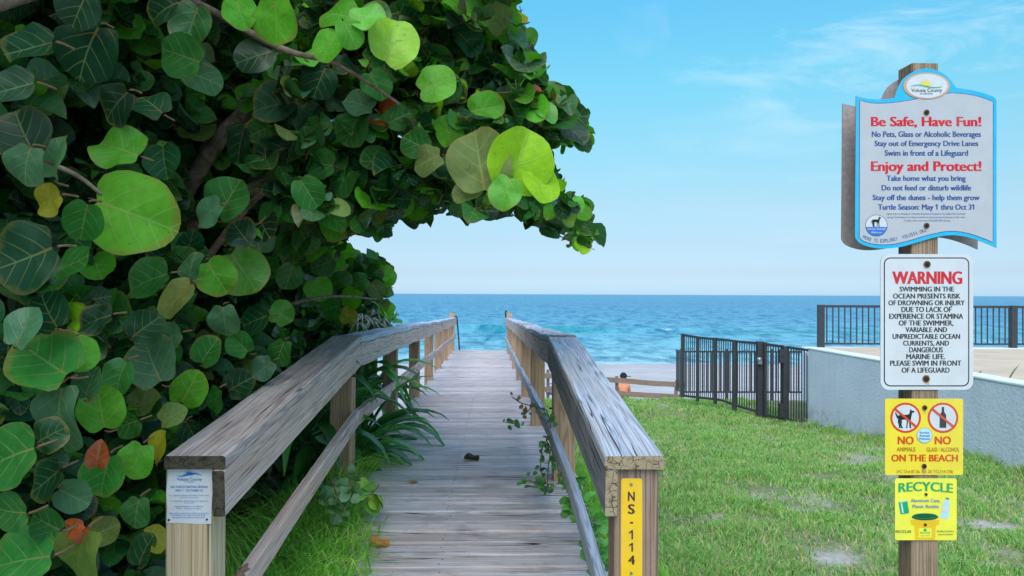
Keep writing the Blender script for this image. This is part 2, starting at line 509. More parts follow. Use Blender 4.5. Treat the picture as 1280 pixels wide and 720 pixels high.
t = NT('lawn_soil')
p = t.pos()
n1 = t.noise(p, 2.2, 6, 0.65); n2 = t.noise(p, 28, 5, 0.65)
soil = t.mix(t.map(n1, 0.35, 0.65), (0.09, 0.17, 0.04), (0.20, 0.23, 0.09))
soil = t.mix(t.map(n2, 0.45, 0.65), soil, (0.32, 0.28, 0.19))
bare = t.attr('tintcol', 'Color')
soil = t.mix(t.math('MULTIPLY', bare, t.map(n2, 0.25, 0.55, 0.6, 1.0)), soil, t.mix(n2, (0.36, 0.32, 0.28), (0.60, 0.55, 0.50)))
M['soil'] = t.done(t.principled(soil, 0.95, 0.1, t.bump(n2, 0.6, 0.02)))
xs = np.concatenate([np.linspace(0.64, 5.2, 58), np.linspace(5.4, 9, 8)])
ys = np.concatenate([np.linspace(-6, 2.4, 16), np.linspace(2.5, 14.4, 120)])
v, f = grid_mesh(xs, ys, lambda x, y: EYE - lawn_drop(x, y) - 0.09 * float(smooth(13.4, 14.4, y)))
bare_v = bare_amount(v)
lawn = tag(link('lawn', fast_mesh(v, f, color=np.repeat(bare_v[:, None], 3, 1)), M['soil']), kind='structure')

# ------------------------------------------------------------------ sea
def wave_z(X, Y):
    far = np.clip(1 - (Y - 60) / 900, 0.0, 1)
    z = np.zeros_like(X)
    for (lx, ly, a, ph) in ((90, 17, .14, 0), (41, 11, .10, 1.3), (23, 7.0, .08, 4.0), (13, 4.6, .055, 2.2), (8, 3.1, .035, 5.1)):
        z += a * np.sin(X * 2 * np.pi / lx + ph) * np.cos(Y * 2 * np.pi / ly + 1.7 * np.sin(X * 2 * np.pi / (lx * 1.9) + ph))
    z *= np.clip((Y - 56) / 30, 0.04, 1) * (0.15 + 0.85 * far)
    for (y0, h, w, x0, wl, ph) in ((103, 1.0, 3.4, 0, 190, 0.4), (86, .30, 2.2, 0, 120, 2.0), (73, .24, 1.7, 0, 90, 1.1), (65, .17, 1.2, 0, 70, 3.1), (60.5, .10, 0.7, 0, 50, 0.2)):
        yc = y0 + 2.2 * np.sin(X * 2 * np.pi / wl + ph) + 0.9 * np.sin(X * 2 * np.pi / (wl * .37) + ph * 2)
        amp = 0.55 + 0.45 * np.sin(X * 2 * np.pi / (wl * .8) + ph * 3 + 1.0)
        s = Y - yc
        z += h * amp * np.where(s < 0, np.exp(-(s / (w * .55)) ** 2), np.exp(-(s / (w * 1.5)) ** 2))
    return z
ys = np.unique(np.concatenate([np.linspace(51, 112, 330), 112 * (1.011 ** np.arange(1, 260)), np.array([3000, 6000, 15000, 50000.0])]))
us = np.linspace(-0.95, 0.95, 460)
Y, U = np.meshgrid(ys, us, indexing='ij')
X = U * (Y + 12)
Z = np.where(Y < 1500, wave_z(X, Y), 0.0) + (EYE - 5.2)
v = np.stack([X, Y, Z], -1).reshape(-1, 3)
n, m = len(us), len(ys)
i = np.arange((m - 1) * n).reshape(m - 1, n)[:, :-1].ravel()
yc = 103 + 2.2 * np.sin(X * 2 * np.pi / 190 + .4) + 0.9 * np.sin(X * 2 * np.pi / (190 * .37) + .8)
foam = np.exp(-((Y - yc + 0.6) / 1.3) ** 2) * (0.55 * np.exp(-((X - 24.0) / 1.6) ** 2) + np.exp(-((X + 38) / 5) ** 2))
edge = np.clip(1 - np.abs(Y - (56.6 + 0.7 * np.sin(X / 6.0) + 0.4 * np.sin(X / 2.3))) / 0.8, 0, 1) * 0.75
edge2 = np.clip(1 - np.abs(Y - (61.3 + 0.8 * np.sin(X / 9.0 + 1) + 0.4 * np.sin(X / 3.1))) / 0.6, 0, 1) * 0.4 * 0.35 * (np.sin(X / 5.0) > -0.2)
fo = np.clip(np.maximum(foam, np.maximum(edge, edge2)), 0, 1)
crest = np.exp(-((Y - yc + 1.5) / 1.25) ** 2) * (.55 + .45 * np.sin(X / 7.0 + 1.5 * np.sin(X / 17.0)))
fo2 = .42 * np.exp(-((Y - yc - .7) / .8) ** 2) * (.5 + .5 * np.sin(X / 4.3 + 1.2))
fo = np.maximum(fo, fo2)
col = np.stack([fo, crest, np.zeros_like(fo)], -1).reshape(-1, 3)
t = NT('sea_water')
p = t.pos()
ca = t.node('ShaderNodeSeparateColor', i_0=t.attr('tintcol', 'Color'))
yy = t.node('ShaderNodeSeparateXYZ', i_0=p).outputs['Y']
depth = t.node('ShaderNodeValToRGB')
t.set(depth.inputs['Fac'], t.map(yy, 55, 330))
r = depth.color_ramp
r.elements[0].position = 0.0; r.elements[0].color = (0.30, 0.56, 0.58, 1)
r.elements[1].position = 1.0; r.elements[1].color = (0.012, 0.205, 0.355, 1)
for q, c in ((0.035, (0.19, 0.47, 0.51)), (0.13, (0.065, 0.335, 0.43)), (0.4, (0.020, 0.245, 0.385))):
    e = r.elements.new(q); e.color = c + (1,)
nb = t.noise(t.vscale(p, (0.42, 0.20, 0.1)), 1.0, 8, 0.76, 0.3)
wc = t.mix(t.map(nb, 0.43, 0.60), t.mix(0.18, depth.outputs['Color'], (0.5, 0.75, 0.85)), t.mix(0.78, depth.outputs['Color'], (0.003, 0.10, 0.22)))  # dark ripple shading and paler wave faces painted into the water colour
wc = t.mix(t.math('MULTIPLY', ca.outputs[1], 0.9), wc, (0.02, 0.27, 0.27))
fn = t.map(t.math('ADD', ca.outputs[0], t.math('MULTIPLY', t.math('SUBTRACT', t.noise(t.vscale(p, (1.0, 1.6, 1)), 1.2, 6, 0.7), 0.5), 1.4)), 0.35, 0.75)
fn = t.math('MULTIPLY', fn, t.map(ca.outputs[0], 0.02, 0.2))
wc = t.mix(fn, wc, (0.80, 0.84, 0.86))
rip = t.math('ADD', t.noise(t.vscale(p, (0.22, 0.75, 0.5)), 1.0, 5, 0.62, 0.5), t.math('MULTIPLY', t.noise(t.vscale(p, (0.9, 2.4, 1.0)), 1.0, 3, 0.6), 0.4))
bs = t.bump(rip, 0.75, 0.55)
M['water'] = t.done(t.principled(wc, t.math('ADD', 0.30, t.math('MULTIPLY', fn, 0.5)), 0.07, bs))
sea = tag(link('sea', fast_mesh(v, [np.stack([i, i + 1, i + n + 1, i + n], 1)], color=col), M['water']), kind='structure')

# ------------------------------------------------------------------ boardwalk deck
mb = MB()
y = 0.3
k = 0
while y < 21.3:
    pw = 0.14
    d = y + pw / 2
    z = EYE - deck_drop(d) - 0.019
    xl, xr = left_x(d) - 0.05, right_x(d) + 0.17
    yaw = random.uniform(-0.0022, 0.0022)
    dz = random.uniform(-0.0025, 0.0025)
    a = Vector((xl + random.uniform(-.02, .012), d - yaw, z + dz + random.uniform(-.002, .002)))
    b = Vector((xr + random.uniform(-.012, .02), d + yaw, z + dz + random.uniform(-.002, .002)))
    mb.board([a, b], pw - random.uniform(0.008, 0.014), 0.038, 6, 0.003, k * 1.37 + 2, (0, 0), tint=random.uniform(0.30, 0.78), chamfer=0.007, side=Vector((0, -1, 0)))
    if d < 9.5 and d > 2.6:                        # rusty screw heads over the joists
        for x in (-0.93, -0.25, 0.48):
            for o_ in (-.035, .035):
                c = Vector((x + random.uniform(-.012, .012), d + o_ + random.uniform(-.008, .008), z + dz + .0195))
                mb.tube([c, c + Vector((0, 0, .0012))], .0042, 6, 1, False)
    y += pw; k += 1
for x in (-0.93, -0.25, 0.48):                     # joists below
    pts = [Vector((x, d, EYE - deck_drop(d) - 0.115)) for d in (0.3, 4.86, 21.2)]
    mb.board(pts, 0.04, 0.14, 1, 0, 3, (0, 0), tint=0.2)
deck = tag(mb.build('boardwalk', [M['deck_wood'], M['bolt_dark']]), kind='structure')

# ------------------------------------------------------------------ railings
POSTS = [2.47, 4.93, 7.3, 9.7, 12.1, 14.5, 16.9, 19.3, 20.9]
def railing(sign, label):
    xf = left_x if sign < 0 else right_x
    root = empty('wooden_railing', (xf(2.47) + sign * 0.07, 2.47, EYE - deck_drop(2.47)), label, 'railing')
    cap_m = M['cap_brown'] if sign < 0 else M['cap_grey']
    for i, d in enumerate(POSTS):
        m = MB()
        top = EYE - cap_drop(d) - 0.045
        if i == len(POSTS) - 1: top = EYE - cap_drop(d) + 0.14
        bot = EYE - deck_drop(d) - 0.9
        w = 0.14 if i < 2 or i > 7 else 0.13
        x = xf(d) + sign * (w / 2)
        lean = random.uniform(-0.008, 0.008) if i else 0
        m.board([Vector((x + lean, d, bot)), Vector((x, d, top))], w, w, 10, 0.004, i * 2.3 + (5 if sign > 0 else 0), (0, 1), tint=random.uniform(0.4, 0.6), chamfer=0.006, side=Vector((1, 0, 0)))
        pm = M['post_wood']
        if i == 0: pm = M['post_pale'] if sign < 0 else M['post_aged']
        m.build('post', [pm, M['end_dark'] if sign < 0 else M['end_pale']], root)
    # caps, side boards, lower rails: the ramp piece, then pieces along the level stretch
    joints = [2.375, 4.88, 9.7, 14.5, 21.0]
    for i in range(len(joints) - 1):
        a, b = joints[i] + (0.0015 if i else 0), joints[i + 1] - 0.0015
        n = 14 if i == 0 else 24
        wv = 0.006 if i == 0 else 0.020
        cw = 0.188 if i == 0 else 0.184
        def line(off_x, off_z, dd): return Vector((xf(dd) + off_x, dd, EYE - cap_drop(dd) + off_z))
        sd_ = i * 3.7 + (11 if sign > 0 else 4)
        m = MB()
        ci = 0.054 if sign < 0 else 0.035
        ox = -sign * ci + sign * cw / 2
        pts = [line(ox, -0.0215, a), line(ox, -0.0215, b)]
        m.board(pts, cw, 0.043, n, wv, sd_, (0, 1), tint=0.55 if i == 0 else 0.62, chamfer=0.006)
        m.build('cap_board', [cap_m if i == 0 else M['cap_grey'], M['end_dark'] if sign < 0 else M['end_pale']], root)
        m = MB()
        pts = [line(-sign * (ci - 0.0205), -0.044 - 0.074, a), line(-sign * (ci - 0.0205), -0.044 - 0.074, b)]
        m.board(pts, 0.038, 0.146, n, wv * 1.0, sd_, (0, 1), tint=0.5, chamfer=0.004)
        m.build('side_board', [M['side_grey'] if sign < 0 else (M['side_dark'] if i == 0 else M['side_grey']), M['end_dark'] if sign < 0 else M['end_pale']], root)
        m = MB()
        hh = 0.455 if sign < 0 else 0.385
        def low(dd): return Vector((xf(dd) - sign * 0.021, dd, EYE - deck_drop(dd) + hh - 0.045))
        s0 = a if i else 1.9
        if sign > 0 and i == 0:          # the warped lower rail of the ramp bows inwards
            pts = [low(s0 + (b - s0) * q / 6) + Vector((0.045 * math.sin(math.pi * q / 6), 0, -0.03 * math.sin(math.pi * q / 6))) for q in range(7)]
            m.board(pts, 0.04, 0.09, 3, wv, sd_ + 1, (0, 1), tint=0.5)
        else:
            m.board([low(s0), low(b)], 0.045 if sign < 0 else 0.04, 0.09, n, wv, sd_ + 1, (0, 1), tint=0.5 if i else 0.6)
        m.build('lower_rail', [M['cap_grey'] if sign > 0 else M['side_grey'], M['end_pale']], root)
    return root
rail_left = railing(-1, 'weathered brown wooden railing with a dark mossy end beside the sea grape leaves')
rail_right = railing(1, 'grey cracked wooden railing between the boardwalk and the lawn')

# thin black pipe handrails of the stair at the far end
for (px0, px1, lab) in ((568.5, 574.5, 'thin black stair handrail at the far left end of the boardwalk'), (632.5, 631.5, 'thin black stair handrail at the far right end of the boardwalk')):
    m = MB()
    if px0 < 600:
        pts = [at(px0, 396, 21.1), at(px0 + 1.6, 395.2, 21.2), at(px0 + 2.6, 397, 21.3), at(px1 - 1.0, 425, 21.5), at(px1, 442, 21.6), at(px1, 470, 21.6)]
    else:
        pts = [at(633.2, 388.5, 21.1), at(632.2, 389.0, 21.15), at(631.9, 391, 21.2), at(632.4, 397, 21.2), at(635.5, 402, 21.25), at(637, 470, 21.3)]
    m.tube(pts, 0.022, 6)
    tag(m.build('stair_handrail', [M['black_metal']]), lab, 'handrail')

# ------------------------------------------------------------------ stucco wall, terrace, railing
t = NT('stucco')
p = t.pos()
n1 = t.noise(p, 34, 5, 0.65); n2 = t.noise(p, 1.4, 5, 0.6)
c = t.mix(t.map(n2, 0.3, 0.7), (0.68, 0.70, 0.80), (0.76, 0.78, 0.88))
drip = t.map(t.noise(t.vscale(p, (6, 6, 0.45)), 1.0, 5, 0.65), 0.52, 0.72, 0, 0.35)
c = t.mix(drip, c, (0.50, 0.51, 0.53))
low = t.map(t.math('ADD', t.node('ShaderNodeSeparateXYZ', i_0=p).outputs['Z'], t.math('MULTIPLY', t.noise(p, 5, 5), 0.25)), -0.05, 0.2, 0.5, 0)
c = t.mix(t.math('MULTIPLY', low, t.map(t.noise(p, 9, 5, 0.7), 0.4, 0.6)), c, (0.30, 0.29, 0.26))
M['stucco'] = t.done(t.principled(c, 0.9, 0.2, t.bump(n1, 0.7, 0.018)))
M['white_paint'] = plain('white_painted_concrete', (0.74, 0.76, 0.80), 0.7, 0.3, 0, 0.06, 3, 0.2)
M['terrace_sand'] = plain('terrace_sand', (0.60, 0.46, 0.34), 0.9, 0.1, 0, 0.14, 1.3, 0.4)

WX = 4.48
wall = empty('stucco_wall', (WX, 10.7, EYE - 1.86), 'low pale stucco wall at the right edge of the lawn', 'wall')
m = MB()
zt = EYE - 0.74
m.add([(WX, -3, EYE - 2.4), (WX + .2, -3, EYE - 2.4), (WX + .2, 10.72, EYE - 2.4), (WX, 10.72, EYE - 2.4), (WX, -3, zt - .032), (WX + .2, -3, zt - .032), (WX + .2, 10.72, zt - .032), (WX, 10.72, zt - .032)],
      [(3, 2, 1, 0), (4, 5, 6, 7), (0, 1, 5, 4), (1, 2, 6, 5), (2, 3, 7, 6), (3, 0, 4, 7)])
m.build('wall_face', [M['stucco']], wall)
m = MB()
m.board([Vector((WX + .1, -3.05, zt - .015)), Vector((WX + .1, 10.73, zt - .015))], 0.212, 0.03, 40, 0.004, 3, (0, 0), chamfer=0.008)
m.build('coping', [M['white_paint']], wall)

xs = np.linspace(0, 1, 40); 
def terr(x, y): return EYE - (0.86 + 0.30 * max(0, (y - 8) / 8.7) ** 1.2 if y > 8 else 0.86) + 0.03 * vnoise(x, y, 0.8, 4)
vv, ff = [], []
rows = np.linspace(-3, 16.9, 60)
for yv in rows:
    xl = WX + .19 if yv < 10.6 else WX + .19 + (yv - 10.6) * 0.42
    for q in xs:
        xx = xl + (16 - xl) * q ** 1.4
        vv.append((xx, yv, terr(xx, yv)))
n = len(xs)
i = np.arange((len(rows) - 1) * n).reshape(len(rows) - 1, n)[:, :-1].ravel()
terrace = tag(link('terrace_ground', fast_mesh(np.array(vv), [np.stack([i, i + 1, i + n + 1, i + n], 1)]), M['terrace_sand']), kind='structure')
ledge = MB()
zl = EYE - 1.155
ledge.box((6.95, 16.55, zl - 2.6), (16, 17.0, zl + 0.0))
ledge.add([(WX + .02, 10.73, -1.6), (6.95, 16.9, -1.6), (6.95, 16.9, zl - .02), (WX + .02, 10.73, EYE - .9), (WX + .17, 10.73, -1.6), (7.1, 16.9, -1.6), (7.1, 16.9, zl - .02), (WX + .17, 10.73, EYE - .9)],
          [(0, 1, 2, 3), (5, 4, 7, 6), (3, 2, 6, 7), (4, 5, 1, 0), (1, 5, 6, 2), (4, 0, 3, 7)])
tag(ledge.build('terrace_wall', [M['white_paint']]), 'white painted ledge under the black railing beyond the sand terrace', 'ledge')

def z_at(py, Y, px=640): return at(px, py, Y).z
RY = 16.75
ra = at(1026, 400, RY).x
rt, rb = at(1026, 381.5, RY).z, at(1026, 429.5, RY).z
tr = empty('black_railing', (ra, RY, rb), 'black metal railing on the white ledge above the sand terrace', 'railing')
for k in range(5):
    x = ra + k * (at(1266, 400, RY).x - ra)
    m = MB(); w = .062
    m.box((x - w, RY - w, zl), (x + w, RY + w, rt + .01)); m.build('post', [M['black_metal']], tr)
x1 = 16.0
m = MB(); m.box((ra, RY - .03, rt - .05), (x1, RY + .03, rt + .004)); m.build('top_rail', [M['black_metal']], tr)
m = MB(); m.box((ra, RY - .02, rb - .02), (x1, RY + .02, rb + .018)); m.build('bottom_rail', [M['black_metal']], tr)
m = MB()
x = ra + .135
while x < x1:
    m.box((x - .011, RY - .011, rb), (x + .011, RY + .011, rt - .03)); x += .1345
m.build('balusters', [M['black_metal']], tr)

# ------------------------------------------------------------------ black metal fence with a gate beside the lawn
def fence_Y(px):                     # the fence runs from the wall corner away over the lawn
    A, B = Vector((WX - 0.03, 10.72, 0)), Vector((3.13, 12.6, 0))
    best, by = 9e9, 11
    for q in range(401):
        P = A.lerp(B, q / 400)
        e_ = abs(project((P.x, P.y, 0.5))[0, 0] - px)
        if e_ < best: best, by = e_, P.y
    return by
FTOP = [(853, 417.5), (872, 421), (894, 422.5), (918, 425.5), (948, 428), (955, 429), (981, 432.5), (1016, 437.5)]
FBOT = [(853, 496), (872, 498.5), (894, 499), (918, 507.5), (948, 516.5), (955, 519), (981, 525), (1016, 531)]
ft = lambda px: float(np.interp(px, *zip(*FTOP)))
fb = lambda px: float(np.interp(px, *zip(*FBOT)))
fence = empty('metal_fence', at(853, 497, fence_Y(853)), 'black picket fence with a closed gate running from the stucco wall across the lawn', 'fence')
def picket(m, px, w, py0=None, py1=None):
    Y = fence_Y(px)
    a, b = at(px, (py1 or fb(px)), Y), at(px, (py0 or ft(px)), Y)
    m.box((a.x - w, Y - w, a.z), (a.x + w, Y + w, b.z))
def fence_rail(m, px0, px1, f, off, h):
    pts = [at(q, f(q) + off, fence_Y(q)) for q in np.linspace(px0, px1, 5)]
    m.board(pts, 0.03, h, 1, 0, 0, (0, 0), chamfer=0.003)
for px, w, down in ((853, .024, 0), (872, .022, 3.5), (894, .025, 6), (918, .030, 5), (1015, .018, 1)):
    m = MB(); picket(m, px, w, ft(px) - 0.5, fb(px) + down); m.build('post', [M['black_metal']], fence)
m = MB(); fence_rail(m, 853, 948, ft, 1.0, .035); m.build('rail', [M['black_metal']], fence)
m = MB(); fence_rail(m, 853, 948, fb, -1.5, .035); m.build('rail', [M['black_metal']], fence)
m = MB()
px = 856.0
while px < 947:
    picket(m, px, .006); px += 2.3 + (px - 853) / 94 * 0.9
m.build('pickets', [M['black_metal']], fence)
m = MB(); fence_rail(m, 983, 1016, ft, 1.0, .035); m.build('rail', [M['black_metal']], fence)
m = MB(); fence_rail(m, 983, 1016, fb, -1.5, .03); m.build('rail', [M['black_metal']], fence)
m = MB()
px = 985.5
while px < 1014: picket(m, px, .0065); px += 3.3
m.build('pickets', [M['black_metal']], fence)
for px, w in ((949.5, .046), (956.5, .020), (981.5, .040)):
    m = MB(); picket(m, px, w, ft(px) - 1.5 + (2 if px > 970 else 0), fb(px) + 2); m.build('gate_post', [M['black_metal']], fence)
gate = MB(); fence_rail(gate, 957, 980, ft, 1.0, .04); fence_rail(gate, 957, 980, fb, -1.0, .04)
px = 960.0
while px < 980: picket(gate, px, .0065); px += 3.2
gate = gate.build('gate', [M['black_metal']], fence)
m = MB(); Y = fence_Y(950) - .07
c = at(949.5, 451, Y); m.tube([c + Vector((-.035, 0, .02)), c + Vector((.035, 0, .02))], .035, 8); m.box((c.x - .03, Y - .03, c.z - .05), (c.x + .03, Y + .02, c.z + .02))
m.build('lock', [M['steel']], gate)
for py in (441, 449, 517, 508):
    m = MB(); Y = fence_Y(978) - .05; c = at(977.5, py, Y); m.box((c.x - .045, Y - .04, c.z - .05), (c.x + .03, Y + .04, c.z + .05)); m.build('hinge', [M['black_metal']], gate)

# a second fence further back, seen through the first
BY = 19.0
bx0, bx1 = at(851.5, 440, BY).x, 9.6
bt, bb = at(851, 438.5, BY).z, at(851, 491, BY).z
bf = empty('metal_fence', (bx0, BY, bb), 'black picket fence further down towards the beach, seen through the nearer fence', 'fence')
m = MB(); m.box((bx0, BY - .02, bt - .04), (bx1, BY + .02, bt)); m.build('rail', [M['black_metal']], bf)
m = MB(); m.box((bx0, BY - .02, bb), (bx1, BY + .02, bb + .04)); m.build('rail', [M['black_metal']], bf)
for k in range(5):
    x = bx0 + k * 1.15
    m = MB(); m.box((x - .032, BY - .032, bb - .5), (x + .032, BY + .032, bt + .05)); m.build('post', [M['black_metal']], bf)
m = MB(); x = bx0 + .11
while x < bx1: m.box((x - .011, BY - .011, bb), (x + .011, BY + .011, bt)); x += .11
m.build('pickets', [M['black_metal']], bf)
# its side runs away to the beach
m = MB()
for k in range(1, 5):
    y = BY + k * .12; m.box((bx0 - .011, y - .011, bb), (bx0 + .011, y + .011, bt))
m.box((bx0 - .02, BY, bt - .04), (bx0 + .02, BY + .5, bt)); m.build('pickets', [M['black_metal']], bf)

# ------------------------------------------------------------------ wooden two-rail fence at the top of the beach
WYL, WYR = 22.6, 21.4
def wY(px): return float(np.interp(px, [660, 860], [WYL, WYR]))
wf = empty('rail_fence', at(772, 505, wY(772)), 'brown two-rail wooden fence at the top of the beach in front of the seated person', 'fence')
for (y0, y1, x0, x1) in ((466.5, 481.5, 640, 857), (484.5, 496.5, 640, 855)):
    m = MB()
    q0 = at(x0, y0 + (y1 - y0) * 0.0, wY(x0)); q1 = at(x1, y1, wY(x1))
    m.board([q0, q1], .05, .145, 20, .012, y0, (0, 0)); m.build('rail', [M['fence_wood']], wf)
for px, py in ((685, 462), (771, 470.5), (846, 475.5)):
    a, b = at(px, py, wY(px) + .08), at(px - (2.2 if px > 800 else 0), 512, wY(px) + .08)
    m = MB(); m.board([b, a], .085, .085, 4, .01, px, (0, 1), side=Vector((1, 0, 0))); m.build('post', [M['fence_wood'], M['end_dark']], wf)
# ------------------------------------------------------------------ signs: lettering and marks are flat prints on metal sheets, laid out on each sign's plane
def paint(name, col, rough=0.5, spec=0.2):
    t = NT(name)                                  # sun-faded ink with a film of salt and dust
    p = t.pos()
    film = t.map(t.noise(t.vscale(p, (9, 9, 4)), 1.0, 6, 0.7), 0.42, 0.75, 0.0, 0.12)
    spots = t.map(t.noise(p, 160, 3, 0.6), 0.66, 0.74, 0.0, 0.35)
    c = t.mix(t.map(t.noise(p, 14, 5, 0.6), 0.3, 0.7), tuple(x * .94 for x in col), tuple(min(1, x * 1.05) for x in col))
    c = t.mix(film, c, (0.46, 0.44, 0.40)); c = t.mix(spots, c, (0.28, 0.25, 0.21))
    return t.done(t.principled(c, rough, spec))
INK = {'red': paint('red_print', (0.60, 0.015, 0.03)), 'navy': paint('navy_print', (0.025, 0.075, 0.25)), 'black': paint('black_print', (0.018, 0.019, 0.022)),
       'cyan': paint('cyan_print', (0.02, 0.42, 0.68)), 'face': paint('pale_sign_face', (0.47, 0.465, 0.495)), 'white': paint('white_sign_face', (0.61, 0.615, 0.64)),
       'yellow': paint('yellow_sign_face', (0.82, 0.64, 0.045)), 'lemon': paint('lemon_sign_face', (0.84, 0.76, 0.07)), 'orange': paint('orange_print', (0.80, 0.36, 0.08)),
       'vermilion': paint('vermilion_print', (0.68, 0.06, 0.012)), 'green': paint('green_print', (0.01, 0.34, 0.13)), 'dkgreen': paint('dark_green_print', (0.01, 0.10, 0.035)),
       'sun': paint('sun_yellow_print', (0.85, 0.62, 0.02)), 'blue': paint('blue_print', (0.03, 0.17, 0.55)), 'ltblue': paint('pale_blue_print', (0.45, 0.66, 0.80)),
       'gold': paint('gold_print', (0.83, 0.50, 0.02)), 'maroon': paint('maroon_print', (0.05, 0.012, 0.012)), 'brown': paint('brown_print', (0.42, 0.14, 0.01)), 'grey': paint('grey_print', (0.30, 0.32, 0.36)),
       'paper': paint('white_laminate', (0.72, 0.73, 0.76), 0.3)}
INK_ORDER = list(INK)
M['sign_back'] = plain('brown_grey_sign_back', (0.36, 0.30, 0.285), 0.5, 0.4, 0.2, 0.2, 60)
M['aluminium'] = plain('sign_sheet_metal', (0.50, 0.51, 0.53), 0.4, 0.5, 0.6)
SIGN_MATS = [INK[k] for k in INK_ORDER]

_glyphs = {}
def glyphs(text, bold):
    """filled outline of TEXT from the built-in font: vertices, triangles"""
    key = (text, bold)
    if key not in _glyphs:
        cu = bpy.data.curves.new('text', 'FONT')
        cu.body = text; cu.size = 1.0; cu.offset = bold; cu.resolution_u = 3; cu.fill_mode = 'FRONT'
        o = bpy.data.objects.new('text', cu)
        COL.objects.link(o)
        dg = bpy.context.evaluated_depsgraph_get(); dg.update()
        me = bpy.data.meshes.new_from_object(o.evaluated_get(dg))
        v = np.array([p.co[:2] for p in me.vertices]); f = [tuple(p.vertices) for p in me.polygons]
        bpy.data.objects.remove(o); bpy.data.curves.remove(cu); bpy.data.meshes.remove(me)
        _glyphs[key] = (v, f)
    return _glyphs[key]

class Sign:
    """prints in photograph pixels, laid on the sign's own plane y = Y; each layer lies a little before the one under it"""
    def __init__(self, Y, root=None):
        self.Y, self.mb, self.root = Y, MB(), root
    def poly(self, pts, ink, layer=1):
        P = at_np(np.array(pts, float), self.Y - 0.0005 * layer)
        self.mb.add(P, [tuple(range(len(P)))], INK_ORDER.index(ink))
    def ellipse(self, cx, cy, rx, ry, ink, layer=1, n=40, a0=0, a1=2 * math.pi):
        self.poly([(cx + rx * math.cos(a0 + (a1 - a0) * k / n), cy + ry * math.sin(a0 + (a1 - a0) * k / n)) for k in range(n + (0 if a1 - a0 > 6.2 else 1))], ink, layer)
    def ring(self, cx, cy, r, w, ink, layer=1, n=48, ry=None):
        ry = ry or r
        a = [2 * math.pi * k / n for k in range(n)]
        p = [(cx + r * math.cos(q), cy + ry * math.sin(q)) for q in a] + [(cx + (r - w) * math.cos(q), cy + (ry - w) * math.sin(q)) for q in a]
        P = at_np(np.array(p), self.Y - 0.0005 * layer)
        self.mb.add(P, [(k, (k + 1) % n, n + (k + 1) % n, n + k) for k in range(n)], INK_ORDER.index(ink))
    def strip(self, pts, w, ink, layer=1):
        p = np.array(pts, float)
        t = np.gradient(p, axis=0); nrm = np.stack([-t[:, 1], t[:, 0]], 1); nrm /= np.linalg.norm(nrm, axis=1)[:, None]
        ww = np.broadcast_to(np.asarray(w, float), (len(p),))[:, None]
        P = at_np(np.concatenate([p + nrm * ww / 2, p - nrm * ww / 2]), self.Y - 0.0005 * layer)
        n = len(p)
        self.mb.add(P, [(k, k + 1, n + k + 1, n + k) for k in range(n - 1)], INK_ORDER.index(ink))
    def rrect(self, x0, y0, x1, y1, r, ink, layer=1):
        self.poly(rrect_pts(x0, y0, x1, y1, r), ink, layer)
    def text(self, s, x0, x1, top, base, ink, bold=0.02, layer=3, warp=None, rot=0):
        v, f = glyphs(s, 0.0)
        cap = glyphs('H', 0.0)[0][:, 1].max()
        u0, u1 = v[:, 0].min(), v[:, 0].max()
        def place(q, li, du=0.0):
            px = x0 + (q[:, 0] + du - u0 + bold) / (u1 - u0 + 2 * bold) * (x1 - x0)
            py = base - q[:, 1] / cap * (base - top)
            if rot:
                cx, cy = (x0 + x1) / 2, base
                px, py = cx + (px - cx) * math.cos(rot) - (py - cy) * math.sin(rot), cy + (px - cx) * math.sin(rot) + (py - cy) * math.cos(rot)
            if warp is not None: py = py + warp(px)
            return at_np(np.stack([px, py], 1), self.Y - 0.0005 * li)
        for k, du in enumerate((0.0, -bold, bold) if bold > 0.004 else (0.0,)):
            self.mb.add(place(v, layer + k * 0.12, du), f, INK_ORDER.index(ink))
            for i, ch in enumerate(s):                  # the flag of the figure 1
                if ch == '1':
                    xr = glyphs(s[:i + 1], 0.0)[0][:, 0].max(); g1 = glyphs('1', 0.0)[0]
                    xl = xr - (g1[:, 0].max() - g1[:, 0].min())
                    if g1[:, 0].max() - g1[:, 0].min() < 0.3 * cap:
                        q = np.array([(xl + .01, cap), (xl - .24 * cap, cap * .80), (xl - .24 * cap, cap * .67), (xl + .01, cap * .82)])
                        self.mb.add(place(q, layer + k * 0.12 + .06, du), [(0, 1, 2, 3)], INK_ORDER.index(ink))
    def build(self, name='lettering', root=None):
        me = bpy.data.meshes.new(name)
        me.from_pydata(self.mb.v, [], self.mb.f)
        me.polygons.foreach_set('material_index', self.mb.m)
        o = link(name, me, SIGN_MATS, root or self.root)
        self.mb = MB()
        return o

def rrect_pts(x0, y0, x1, y1, r, n=6):
    p = []
    for cx, cy, a in ((x1 - r, y0 + r, -90), (x1 - r, y1 - r, 0), (x0 + r, y1 - r, 90), (x0 + r, y0 + r, 180)):
        for k in range(n + 1):
            q = math.radians(a + 90 * k / n)
            p.append((cx + r * math.cos(q), cy + r * math.sin(q)))
    return p

def sheet(name, pts, Y, th, mats, root):
    """a sheet cut to an outline given in pixels, TH metres thick behind the plane y = Y"""
    P = at_np(np.array(pts, float), Y)
    Q = P + np.array([0, th, 0])
    n = len(P)
    mb = MB()
    mb.add(np.concatenate([P, Q]), [tuple(range(n)), tuple(reversed(range(n, 2 * n)))] + [(k, (k + 1) % n, n + (k + 1) % n, n + k) for k in range(n)], [0, 1] + [1] * n)
    return mb.build(name, mats, root)

